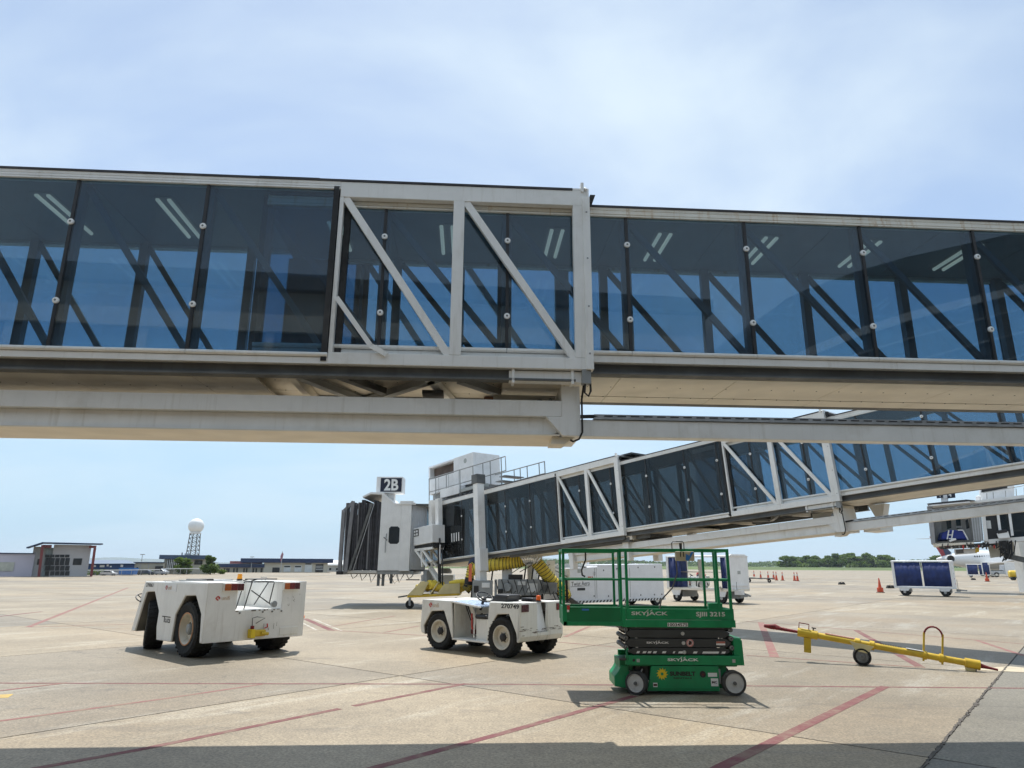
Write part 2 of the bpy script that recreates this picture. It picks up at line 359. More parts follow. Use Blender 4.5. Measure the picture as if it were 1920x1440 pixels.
# worn raised lip along the near grey slab
lip = B(); o = O0+E2*PT
random.seed(5)
for k in range(150):
    a = -11+k*.125; lip.bar(o+E1*a+E2*(random.gauss(0, .008))+Vector((0, 0, .0015)), o+E1*(a+.14)+E2*random.gauss(0, .010)+Vector((0, 0, .0015)), .018+abs(random.gauss(0, .013)), .010+.0006*(k % 5))
lip.build('joint_lip', M('broken_joint_edge', (.085, .075, .065), .9, var=.4, scale=7, bump=.3), apron, kind='stuff')
B().prism([(7.72, 12.62), (8.9, 13.0), (9.15, 12.75), (8.72, 12.28)], .0005, .005, 'z').build('repair_patch', patch_m, apron)

def linemat(name, col, wear):
    m, n, l, p = nodes(name); g = n.new('ShaderNodeNewGeometry').outputs['Position']
    f = rng(n, l, noise(n, l, g, 2.6, 9, .75), .50-wear*.2, .75-wear*.12)
    f2 = rng(n, l, noise(n, l, g, 30, 4, .7), .45, .75)
    f = math_(n, l, 'MAXIMUM', math_(n, l, 'MULTIPLY', f, .75), math_(n, l, 'MULTIPLY', f2, .45))
    c = mixc(n, l, f, col, (.25, .20, .14)); l.new(c, p.inputs['Base Color']); p.inputs['Roughness'].default_value = .8
    return m
red_ln = linemat('faded_red_line_paint', (.155, .036, .045), .5)
pink_ln = linemat('worn_pink_line_paint', (.24, .085, .085), .75)
white_ln = linemat('worn_white_line_paint', (.62, .60, .54), .9)
yel_ln = linemat('worn_yellow_line_paint', (.62, .42, .08), .8)
LINES = [([(-12.5, 10.62), (-7.45, 10.73), (0.02, 10.86), (3.48, 10.83), (8.6, 10.73)], .085, 0), ([(-.66, 10.9), (-1.95, 9.2)], .11, 0), ([(-2.08, 9.03), (-3.49, 7.11), (-5.2, 5.2)], .11, 0),
 ([(5.54, 10.85), (1.83, 6.6), (.2, 4.7)], .15, 0), ([(1.68, 9.98), (.02, 7.94), (-1.9, 5.7)], .12, 0), ([(-6.5, 7.3), (-5.67, 8.27), (-4.49, 9.62), (-3.64, 10.75)], .085, 1),
 ([(-6.5, 10.78), (-7.6, 9.3)], .09, 1), ([(-27.6, 51.2), (-13.2, 19.7)], .17, 1), ([(-13.2, 19.7), (-10.0, 21.3)], .07, 1), ([(-16.4, 19.3), (-16.9, 25.8)], .16, 0),
 ([(-6.65, 23.2), (-4.77, 19.2)], .20, 0), ([(-4.77, 19.2), (-2.0, 17.9)], .09, 1), ([(-5.09, 20.3), (-3.98, 24.6)], .08, 1), ([(-3.28, 18.7), (-2.64, 20.7)], .08, 1),
 ([(7.9, 22.7), (5.14, 14.16)], .2, 1), ([(9.6, 20.0), (7.26, 12.94)], .17, 0), ([(11.33, 17.6), (10.27, 14.5)], .13, 1), ([(7.58, 23.1), (11.33, 17.6), (13, 15.0)], .07, 1),
 ([(4.67, 14.4), (7.28, 12.8)], .07, 1), ([(1.35, 17.85), (2.27, 20.8)], .13, 1), ([(.6, 17.0), (2.9, 15.2)], .07, 1), ([(-7.2, 23.6), (-5.2, 19.3)], .07, 2), ([(-4.45, 19.05), (-6.35, 23.1)], .06, 2),
 ([(-7.9, 9.2), (-6.6, 9.75)], .32, 3), ([(-13.2, 19.55), (-9.0, 19.9), (-5.9, 22.6)], .05, 2)]
for k, (pts, w, mt) in enumerate(LINES):
    b = B()
    for a, c in zip(pts[:-1], pts[1:]):
        b.bar((a[0], a[1], .0012), (c[0], c[1], .0012), w*.88, .001)
        b.v = [(x, y, z+.0003*(k % 7)) for x, y, z in b.v] if len(b.v) == 8 else b.v
    b.build('painted_line', (red_ln, pink_ln, white_ln, yel_ln)[mt], apron)

# ------------------------------------------------------------------ grass, wood, hills
grass_m = M('mown_grass', (.085, .125, .028), .95, var=.25, scale=.02, bump=.3, bscale=3)
ys = [380, 400, 450, 600, 1500, 7800]; zs = [0.0, .25, 1.4, 1.5, 1.6, 1.65]
gb_ = B()
for (ya, za), (yb, zb) in zip(zip(ys[:-1], zs[:-1]), zip(ys[1:], zs[1:])):
    gb_.add([(-7000, ya, za), (7000, ya, za), (7000, yb, zb), (-7000, yb, zb)], [(0, 1, 2, 3)])
o = gb_.build('grass_field', grass_m, kind='structure'); o['label'] = 'strip of mown grass between the apron and the trees'
hb = B(); N_ = 160; pr_ = []
for i in range(N_+1):
    x = -7000+14000*i/N_
    pr_.append((x, 44+22*math.sin(x*.0011+1.0)+10*math.sin(x*.0031+.4)+5*math.sin(x*.009)))
for (xa, za), (xb, zb) in zip(pr_[:-1], pr_[1:]):
    hb.add([(xa, 6800, 0), (xb, 6800, 0), (xb, 7100, zb), (xa, 7100, za), (xa, 7500, 0), (xb, 7500, 0)], [(0, 1, 2, 3), (3, 2, 5, 4)], True)
o = hb.build('hills', M('wooded_hill', (.045, .075, .04), .95, var=.3, scale=.004, bump=0), kind='structure'); o['label'] = 'low bluish hills on the horizon'

def leafmat(name, c, v=.45):
    m, n, l, p = nodes(name); g = n.new('ShaderNodeNewGeometry'); tcn = n.new('ShaderNodeTexCoord')
    k = rng(n, l, noise(n, l, tcn.outputs['Object'], .9, 3), .3, .7)
    k2 = math_(n, l, 'ADD', math_(n, l, 'MULTIPLY', k, .6), math_(n, l, 'MULTIPLY', g.outputs['Random Per Island'], .4))
    cc = mixc(n, l, k2, tuple(x*(1-v) for x in c), (c[0]*(1+v)*1.1, c[1]*(1+v), c[2]*(1+v*.5)))
    l.new(cc, p.inputs['Base Color']); p.inputs['Roughness'].default_value = .6; p.inputs['Specular IOR Level'].default_value = .25
    tr_ = n.new('ShaderNodeBsdfTranslucent'); l.new(mixc(n, l, .5, cc, (.16, .24, .03)), tr_.inputs[0]); ms = n.new('ShaderNodeMixShader'); ms.inputs[0].default_value = .42
    l.new(p.outputs[0], ms.inputs[1]); l.new(tr_.outputs[0], ms.inputs[2]); l.new(ms.outputs[0], n['Material Output'].inputs[0])
    return m
leaf1 = leafmat('mid_green_leaves', (.10, .165, .045)); leaf2 = leafmat('dark_green_leaves', (.07, .125, .038)); leaf3 = leafmat('bright_green_leaves', (.125, .195, .055))
bark = M('bark', (.09, .065, .045), .9, var=.3)
def leaves(b, c, rad, n, size, rnd):
    for _ in range(n):
        while True:
            p = Vector((rnd.uniform(-1, 1), rnd.uniform(-1, 1), rnd.uniform(-1, 1)))
            if .45 < p.length < 1: break
        p = Vector(c)+Vector((p.x*rad[0], p.y*rad[1], p.z*rad[2]))
        n_ = Vector((rnd.gauss(0, 1), rnd.gauss(0, 1), rnd.gauss(.35, 1))).normalized(); a = n_.orthogonal().normalized(); c_ = n_.cross(a); s = size*rnd.uniform(.6, 1.4)
        b.add([p+a*s*.5, p+c_*s*.32, p-a*s*.5, p-c_*s*.32], [(0, 1, 2, 3)])
def tree(name, x, y, z0, h, w, mat, label, seed, group, leaf=.1, dens=1.0, low=.25):
    rnd = random.Random(seed); t = thing(name, label, 'tree', (x, y, z0), 0, group)
    tb = B(); tb.tube([(0, 0, -.1), (w*.02, 0, h*.25), (0, w*.02, h*.5), (w*.03, 0, h*.78)], [h*.035, h*.028, h*.018, h*.006], 7)
    for k in range(6):
        a = rnd.uniform(0, 6.28); s = rnd.uniform(.28, .6)*h; tb.tube([(0, 0, s), (math.cos(a)*w*.2, math.sin(a)*w*.2, s+h*.12), (math.cos(a)*w*.36, math.sin(a)*w*.36, s+h*.18)], [h*.014, h*.009, h*.004], 5)
    tb.build('trunk', bark, t)
    b = B(); nl = rnd.randint(9, 13)
    for k in range(nl):
        a = rnd.uniform(0, 6.28); rr = rnd.uniform(.0, .34)*w; zz = rnd.uniform(low, .84)
        taper = 1-.55*max(0, zz-.45)/.5
        r = w*rnd.uniform(.16, .25)*taper
        leaves(b, (math.cos(a)*rr*taper, math.sin(a)*rr*taper, zz*h), (r, r, r*.85*min(1.3, h/w)), int(85*dens), leaf*max(h, w), rnd)
    b.build('crown', mat, t); return t
# clump beyond the grass
TR = [(1476, 1041, 26), (1497, 1040, 30), (1519, 1041, 28), (1534, 1039, 24), (1553, 1040, 26), (1571, 1037, 24), (1590, 1036, 28), (1607, 1038, 26), (1624, 1036, 30), (1641, 1041, 26), (1657, 1039, 26), (1672, 1043, 24), (1722, 1047, 24), (1740, 1043, 26), (1756, 1041, 28)]
TL = ['rounded dark tree at the left end of the clump across the grass', 'broad tree second from the left in the clump across the grass', 'tree with a dip in its crown third from the left across the grass', 'slim tall tree standing left of the clump middle across the grass', 'grey-green tree left of the clump middle across the grass', 'bushy tree under the beam end, middle of the clump across the grass', 'tallest tree in the clump across the grass', 'tree just right of the tallest in the clump across the grass', 'wide full tree right of the middle of the clump across the grass', 'tree fourth from the right end of the clump across the grass', 'tree behind the orange cone in the clump across the grass', 'tree next to the blue curtained cart at the clump right end', 'leftmost low tree above the blue curtained cart roof', 'middle tree above the blue curtained cart roof', 'tree beside the red and blue tail fin above the cart roof']
for k, (u, vt, wpx) in enumerate(TR):
    Y = 470+(k*37 % 60); p0, p1 = at(u, 1062, Y), at(u, vt, Y); h = p1.z-1.3
    tree('broadleaf_tree', p0.x, Y, 1.3, h*1.03, wpx*Y/1240*1.75, (leaf1, leaf2, leaf3, leaf1)[k % 4], TL[k], 50+k, 'trees across the grass', .085, 2.6, .05)
wb = B(); rnd = random.Random(3)
for k in range(16000):
    x = rnd.uniform(-120, 1500); Y = rnd.uniform(1150, 1300); hh = 8+2.5*math.sin(x*.013)+1.5*math.sin(x*.041+1)
    p = Vector((x, Y, 1.8+rnd.random()**.8*hh)); n_ = Vector((rnd.gauss(0, 1), rnd.gauss(-.4, 1), rnd.gauss(.5, 1))).normalized(); a = n_.orthogonal().normalized(); c_ = n_.cross(a); s = rnd.uniform(3, 6)
    wb.add([p+a*s*.5, p+c_*s*.35, p-a*s*.5, p-c_*s*.35], [(0, 1, 2, 3)])
wo = wb.build('woodland', leaf2, kind='stuff'); tag(wo, 'far belt of dark woodland along the horizon', 'woodland')

# ------------------------------------------------------------------ far buildings on the left
lilac = M('lilac_grey_cladding', (.48, .46, .54), .6, var=.04, scale=.5, bump=.05, bscale=8); grey_w = M('warm_grey_wall', (.46, .45, .46), .7, var=.05, scale=.6)
navy_r = M('navy_metal_roof', (.018, .036, .095), .45, .2, var=.1, scale=.6); slate_r = M('slate_blue_roof', (.13, .17, .24), .5, .1, var=.08, scale=.5)
navy_w = M('navy_hangar_cladding', (.02, .055, .16), .5, var=.15, scale=.4); beige_w = M('beige_block_wall', (.50, .46, .37), .8, var=.06, scale=.5); cream_w = M('cream_wall', (.55, .51, .42), .8, var=.05, scale=.5)
win_d = M('dark_window', (.025, .03, .035), .15, var=.2); maroon_c = M('dull_red_steel', (.17, .035, .035), .55, var=.12); red_rf = M('pinkish_red_roof', (.42, .15, .14), .7, var=.15, scale=.8)
wht = M('white_trim', (.75, .75, .74), .5, var=.05); door_w = M('white_sectional_door', (.62, .64, .64), .5, var=.06); radome_m = M('white_radome', (.76, .77, .77), .5, var=.03, scale=1.5)
FR = {}
def setface(u, Y):
    "front plane of a building that faces the apron: through the base point, normal along the azimuth"
    P0 = at(u, 1078, Y); P0.z = 0; az_ = math.atan2(P0.x, P0.y); FR['P'] = P0; FR['n'] = Vector((math.sin(az_), math.cos(az_), 0)); FR['Y'] = Y
def fp(u, v, Y):
    P = FR['P']+FR['n']*(Y-FR['Y']); d = FW+RT*((u-CX)/FPX)+UP*((CY-v)/FPX); return CAM+d*((P-CAM).dot(FR['n'])/d.dot(FR['n']))
def solid(pts, dep, nm, mat, root):
    dv_ = FR['n']*dep; n_ = len(pts)
    return B().add(list(pts)+[q+dv_ for q in pts], [tuple(range(n_)), tuple(range(2*n_-1, n_-1, -1))]+[(k, k+n_, (k+1) % n_+n_, (k+1) % n_) for k in range(n_)]).build(nm, mat, root, 0, True)
def bb(name, mat, root, u0, u1, v0, v1, Y, dep=.3, label=None, bev=0):
    vm = (v0+v1)/2; a, c = fp(u0, vm, Y), fp(u1, vm, Y); um = (u0+u1)/2; zt, zb = fp(um, v0, Y).z, max(-.01, fp(um, v1, Y).z)
    if v1 > 1079: zb = -.01
    return solid([Vector((a.x, a.y, zb)), Vector((c.x, c.y, zb)), Vector((c.x, c.y, zt)), Vector((a.x, a.y, zt))], dep, name, mat, root)
def house(name, label, u, Y, cat='building'): setface(u, Y); return thing(name, label, cat, (at(u, 1078, Y).x, Y, 0))
t = house('office_building', 'grey lilac building with slanted navy roof and dull red columns at left edge', 110, 92)
bb('side_wing', lilac, t, -45, 62, 1038, 1086, 92.6, 7); bb('wing_roof', navy_r, t, -45, 63, 1036.3, 1038.3, 92.4, 7.4); bb('garage_door', M('pale_roller_door', (.42, .43, .38), .6, var=.1), t, -12, 26, 1054, 1071, 92.5, .08)
bb('wall', grey_w, t, 96, 167, 1021.5, 1086, 91.9, 6); bb('side_wall', M('pale_grey_cladding', (.42, .42, .42), .6), t, 58, 82, 1025, 1086, 92.9, 5); bb('recess_wall', M('green_grey_panel', (.22, .26, .26), .5), t, 82, 96, 1027, 1086, 92.2, 4)
a, c, d = fp(49, 1028.2, 91), fp(79, 1018.8, 90.2), fp(193, 1021.2, 90.6); N9 = FR['n']*8.5+Vector((0, 0, .12)); th = Vector((0, 0, .16))
B().add([a, c, d, d+N9, c+N9, a+N9, a+th, c+th, d+th, d+N9+th, c+N9+th, a+N9+th], [(0, 5, 4, 3, 2, 1), (6, 7, 8, 9, 10, 11)]+[(k, (k+1) % 6, (k+1) % 6+6, k+6) for k in range(6)]).build('roof', navy_r, t, 0, True)
for (ua, ub, va, vb) in ((80, 73, 1022, 1083), (178.5, 171, 1023, 1083)):
    p_, q_ = fp(ua, va, 90.9), fp(ub, 1079, 90.9); q_.z = 0; B().bar(q_, p_, .30, .30, tuple(FR['n'])).build('column', maroon_c, t, 0, True)
bb('fascia', maroon_c, t, 80, 97, 1021.6, 1027, 91.0, .7); bb('beam', maroon_c, t, 167, 179, 1023, 1027.5, 91.0, .4)
for i in range(5):
    for (va, vb) in ((1040, 1045), (1046.3, 1060), (1061, 1070), (1071, 1079)):
        u0 = 84+i*9.4; f = bb('window', win_d, t, u0+.4, u0+8.6, va, vb, 91.84 if u0 > 93 else 92.05, .1)
bb('window', win_d, t, 137, 153.5, 1047, 1059.3, 91.84, .1); bb('window', win_d, t, 70, 73.5, 1048, 1059, 92.8, .15)
t = house('hangar', 'dark blue hangar with slate roof and small white windows', 205, 107)
bb('wall', navy_w, t, 160, 252, 1056.5, 1067.5, 107, 14); bb('lower_wall', grey_w, t, 160, 250, 1067.5, 1082, 107.3, 13)
pa, pb = fp(158, 1057, 106.4), fp(255, 1056.5, 106.4); N6 = FR['n']*6+Vector((0, 0, .55)); ld = (pb-pa).normalized()
B().add([pa, pb, pb+N6-ld*1.2, pa+N6+ld*.4, pa+FR['n']*12, pb+FR['n']*12], [(0, 1, 2, 3), (3, 2, 5, 4), (1, 5, 2), (0, 3, 4), (0, 4, 5, 1)]).build('roof', slate_r, t, 0, True)
for u0, u1, va, vb in ((173, 180, 1059.5, 1063), (187, 196, 1059.5, 1063.5), (200, 204, 1058, 1062), (206, 209.5, 1061, 1063.5), (226, 231, 1058.5, 1063)): bb('window', wht, t, u0, u1, va, vb, 106.94, .1)
t = house('storage_shed', 'beige shed with thin navy roof edge left of the navy topped terminal', 278, 114)
bb('wall', beige_w, t, 251, 308, 1055.5, 1082, 114, 8); bb('roof', navy_r, t, 250, 308, 1053.8, 1055.6, 113.7, 8.6); bb('door', win_d, t, 255.5, 258.5, 1063.5, 1071.5, 113.95, .1); bb('awning', win_d, t, 291, 306, 1061.5, 1067, 113, 1.0)
for u in (262.5, 277.5): bb('panel_joint', grey_w, t, u, u+1.4, 1056.5, 1072, 113.96, .06)
t = house('old_terminal', 'two storey building with broad slate blue fascia and white fins below the radome', 350, 120)
bb('fascia', M('slate_blue_fascia', (.055, .085, .15), .5, var=.08), t, 298.5, 397, 1040.8, 1048.3, 119.4, 9); bb('wall', cream_w, t, 306, 397, 1048, 1086, 120.4, 8); bb('window', win_d, t, 364.5, 379.5, 1050.5, 1058.6, 120.3, .15); bb('lower_wall', beige_w, t, 306, 318, 1064, 1086, 120.0, .5)
bb('window_band', win_d, t, 313, 336, 1049, 1066, 120.3, .15)
for i in range(7): bb('fin', wht, t, 313+i*3.4, 314.6+i*3.4, 1048.4, 1068, 119.9, .5)
bb('roof_unit', galv, t, 346, 356, 1037.5, 1041, 122, 1.5); bb('roof_unit', galv, t, 340, 343, 1036, 1041, 122, .4)
t = house('fire_station', 'long beige building with navy roof and four vehicle doors', 530, 150)
bb('low_wall', beige_w, t, 411, 497, 1063.5, 1080, 150, 9); bb('low_roof', navy_r, t, 409, 496, 1057.3, 1064, 149.3, 10); bb('wall', cream_w, t, 494, 614, 1054, 1080, 149.4, 12); bb('roof', navy_r, t, 451, 625, 1047.3, 1055.2, 148.7, 13)
bb('roof_monitor', red_rf, t, 431, 491, 1052.2, 1057.2, 151.5, 5)
for u in (419, 424, 427.5, 437, 443, 456, 461, 473.5, 479, 488.5): bb('window', win_d, t, u, u+2.8, 1065.5, 1074.5, 149.93, .1)
for u0, u1, va, vb, m_ in ((510.5, 524, 1064, 1075, win_d), (532, 545, 1060.5, 1072, door_w), (552, 565.5, 1060.5, 1072, door_w), (571.5, 585, 1055.5, 1073, door_w), (591.5, 606, 1058, 1073, win_d)):
    d_ = bb('vehicle_door', m_, t, u0, u1, va, vb, 149.32, .1)
    if m_ is door_w:
        bb('window', win_d, t, u0+1, u1-1, va+.8, va+3, 149.22, .1)
for k in range(3): bb('door_rail', wht, t, 592, 605.5, 1061.2+k*3.2, 1062+k*3.2, 149.24, .08)
t = house('white_hangar', 'pale low hangar behind the dark bellows of the gate bridge', 635, 172)
bb('wall', M('pale_metal_wall', (.55, .56, .55), .6, var=.06), t, 613, 668, 1059.5, 1080, 172, 16)
pa, pb = fp(613, 1058, 171), fp(668, 1058, 171); N6 = FR['n']*9+Vector((0, 0, 1.0))
B().add([pa, pb, pb+N6, pa+N6, pa-th*2, pb-th*2, pb+N6-th*2, pa+N6-th*2], [(0, 1, 2, 3), (7, 6, 5, 4), (0, 4, 5, 1), (1, 5, 6, 2), (2, 6, 7, 3), (3, 7, 4, 0)]).build('roof', wht, t, 0, True)
for u in (617, 630): bb('window', win_d, t, u, u+4, 1065, 1069, 171.93, .1)
# radome on its lattice tower
t = thing('radar_tower', 'white radome ball on a dark steel lattice tower', 'tower', (at(364, 1075, 300).x, 302, 0)); Yr = 302
c = at(367.8, 986.3, Yr); r_ = 13.2*Yr/1240
B().sphere(c, r_, 28, 18).build('radome', radome_m, t, 0, True); B().cyl((c.x, c.y, c.z-r_*1.02), (c.x, c.y, c.z-r_*.86), r_*.75, n=20).build('platform', wht, t, 0, True)
lat = B(); zt = c.z-r_*1.0; legs = []
for sx in (-1, 1):
    for sy in (-1, 1):
        legs.append((Vector((c.x+sx*1.55, c.y+sy*1.55, zt)), Vector((c.x+sx*2.1, c.y+sy*2.1, 0))))
        lat.bar(legs[-1][0], legs[-1][1], .30, .30)
for k in range(8):
    f0, f1 = k/8, (k+1)/8
    for i, j in ((0, 1), (2, 3), (0, 2), (1, 3)):
        A = legs[i][0].lerp(legs[i][1], f0); Bq = legs[j][0].lerp(legs[j][1], f1); C2 = legs[j][0].lerp(legs[j][1], f0)
        lat.bar(A, Bq, .16, .16); lat.bar(A, C2, .16, .16)
lat.build('lattice', steel_d, t, 0, True)
# trees, hedge, fence, cars and poles by the left buildings
p = at(345, 1076, 116.5); tree('round_tree', p.x, 116.5, 0, 3.25, 4.6, leaf1, 'light green bushy tree in front of the white fins', 81, 'trees by the terminal buildings', .085, 2.2, .18)
p = at(394, 1076, 117); tree('round_tree', p.x, 117, 0, 3.25, 3.5, leaf2, 'dark green rounded tree right of the slate blue building', 82, 'trees by the terminal buildings', .085, 2.2, .14)
for u, Y, w, lab in ((265, 112, 2.6, 'low olive shrub by the beige shed door'), (182, 104, 2.2, 'straggly low shrub beside the right red column'), (410, 121, 2.2, 'low hedge plant right of the dark round tree')):
    t = thing('shrub', lab, 'shrub', (at(u, 1077, Y).x, Y, 0), 0, 'shrubs by the fence'); b = B(); rn = random.Random(u)
    for k in range(5): leaves(b, (rn.uniform(-.5, .5)*w, 0, .4), (w*.3, .5, .42), 60, .28, rn)
    b.build('foliage', leaf3 if u < 300 else leaf1, t); B().tube([(0, 0, 0), (.05, 0, .4)], .03, 5).build('stem', bark, t)
rail_m = M('white_fence_rail', (.7, .7, .7), .5)
for ua, va, ub, vb, Ya, Yb, n_, lab in ((-30, 1071.3, 300, 1068, 88, 106, 16, 'white topped wire fence before the left buildings'), (303, 1066.2, 374, 1066.0, 110, 112, 6, 'white topped wire fence before the fins of the two storey building')):
    A, Bq = at(ua, va, Ya), at(ub, vb, Yb); t = thing('fence', lab, 'fence', (A.x, A.y, 0), 0, 'fences by the left buildings'); B().bar(A, Bq, .09, .12).build('top_rail', rail_m, t, 0, True)
    for k in range(n_+1):
        q = A.lerp(Bq, k/n_); B().tube([(q.x, q.y, 0), (q.x, q.y, q.z)], .035, 6).build('post', galv, t, 0, True)
    wr = B()
    for k in range(5): wr.bar((A.x, A.y, A.z*(k+.3)/5.2), (Bq.x, Bq.y, Bq.z*(k+.3)/5.2), .015, .015)
    wr.build('wire', galv, t, 0, True)
def small_car(x, y, rz, body, label, sc=1.0, grp='cars parked by the left buildings'):
    t = thing('parked_car', label, 'car', (x, y, 0), rz, grp)
    B().prism([(-2.1*sc, .3*sc), (2.1*sc, .3*sc), (2.12*sc, .72*sc), (1.2*sc, .86*sc), (.55*sc, 1.32*sc), (-.95*sc, 1.36*sc), (-1.6*sc, .95*sc), (-2.1*sc, .85*sc)], -.82*sc, .82*sc).build('body', body, t, .04)
    B().prism([(1.08*sc, .88*sc), (.5*sc, 1.28*sc), (-.9*sc, 1.31*sc), (-1.45*sc, .95*sc)], -.835*sc, .835*sc).build('window', win_d, t)
    for sx in (-1.25, 1.3):
        for sy in (-.7, .7): B().cyl((sx*sc, (sy-.1)*sc, .32*sc), (sx*sc, (sy+.1)*sc, .32*sc), .32*sc, n=14).build('wheel', tyre, t)
carw = M('white_car_paint', (.75, .75, .76), .3, coat=.6); card = M('dark_car_paint', (.03, .035, .05), .3, coat=.6)
small_car(at(204, 1077, 101).x, 101, .15, carw, 'white car parked beyond the fence near the red column', .5); small_car(at(272, 1076, 109).x, 109, .1, card, 'dark car parked in front of the beige shed', .62); small_car(at(299, 1076, 109.5).x, 109.5, 3.0, M('silver_car_paint', (.4, .41, .42), .3, .3, coat=.6), 'silver car parked right of the dark car by the shed', .62)
t = thing('skip_container', 'bright blue skip container beside the navy hangar', 'container', (at(240, 1077, 104).x, 104, 0)); B().prism([(-1.0, .1), (1.0, .1), (1.15, .95), (-1.15, .95)], -.6, .6).build('body', M('bright_blue_steel', (.03, .16, .5), .5), t, .03); B().box(-1.18, 1.18, -.64, .64, .95, 1.03).build('rim', M('blue_rim', (.03, .2, .55), .5), t)
for u, vt, Y, lab in ((263, 1039.5, 125, 'thin light pole behind the beige shed'),):
    x = at(u, 1070, Y).x; z = at(u, vt, Y).z; t = thing('light_pole', lab, 'lamp post', (x, Y, 0)); B().tube([(0, 0, 0), (0, 0, z)], [.08, .05], 6).build('pole', galv, t); B().box(-.35, .35, -.15, .15, z-.08, z+.05).build('lamp_head', steel_g, t)
x = at(526, 1074, 147).x; z = at(526, 1033.5, 147).z; t = thing('flag_pole', 'flagpole with a limp flag before the long beige building', 'flagpole', (x, 147, 0)); B().tube([(0, 0, 0), (0, 0, z)], [.09, .05], 8).build('pole', galv, t); B().prism([(0, z-.1), (.28, z-.6), (.12, z-1.6), (-.22, z-2.1), (-.32, z-1.0)], -.03, .03).build('flag', M('limp_flag_cloth', (.30, .10, .14), .8, var=.4, scale=6), t)
x = at(470, 1074, 147).x; z = at(470, 1044, 147).z; t = thing('light_pole', 'slim light pole before the navy low roof', 'lamp post', (x, 147, 0)); B().tube([(0, 0, 0), (0, 0, z)], [.08, .05], 6).build('pole', galv, t); B().box(-.4, .4, -.12, .12, z-.08, z+.04).build('lamp_head', steel_g, t)

hz = B().box(-7600, 7600, -70, 7700, -1.2, 130).build('haze', M('haze_air', (1, 1, 1)), kind='stuff'); tag(hz, 'thin summer haze over the whole airfield', 'haze')
hm = hz.data.materials[0]; hn, hl = hm.node_tree.nodes, hm.node_tree.links
for n_ in list(hn): 
    if n_.type != 'OUTPUT_MATERIAL': hn.remove(n_)
pv = hn.new('ShaderNodeVolumePrincipled'); pv.inputs['Color'].default_value = (.78, .89, 1, 1); pv.inputs['Density'].default_value = .00012; pv.inputs['Anisotropy'].default_value = .2
hl.new(pv.outputs[0], hn['Material Output'].inputs['Volume'])
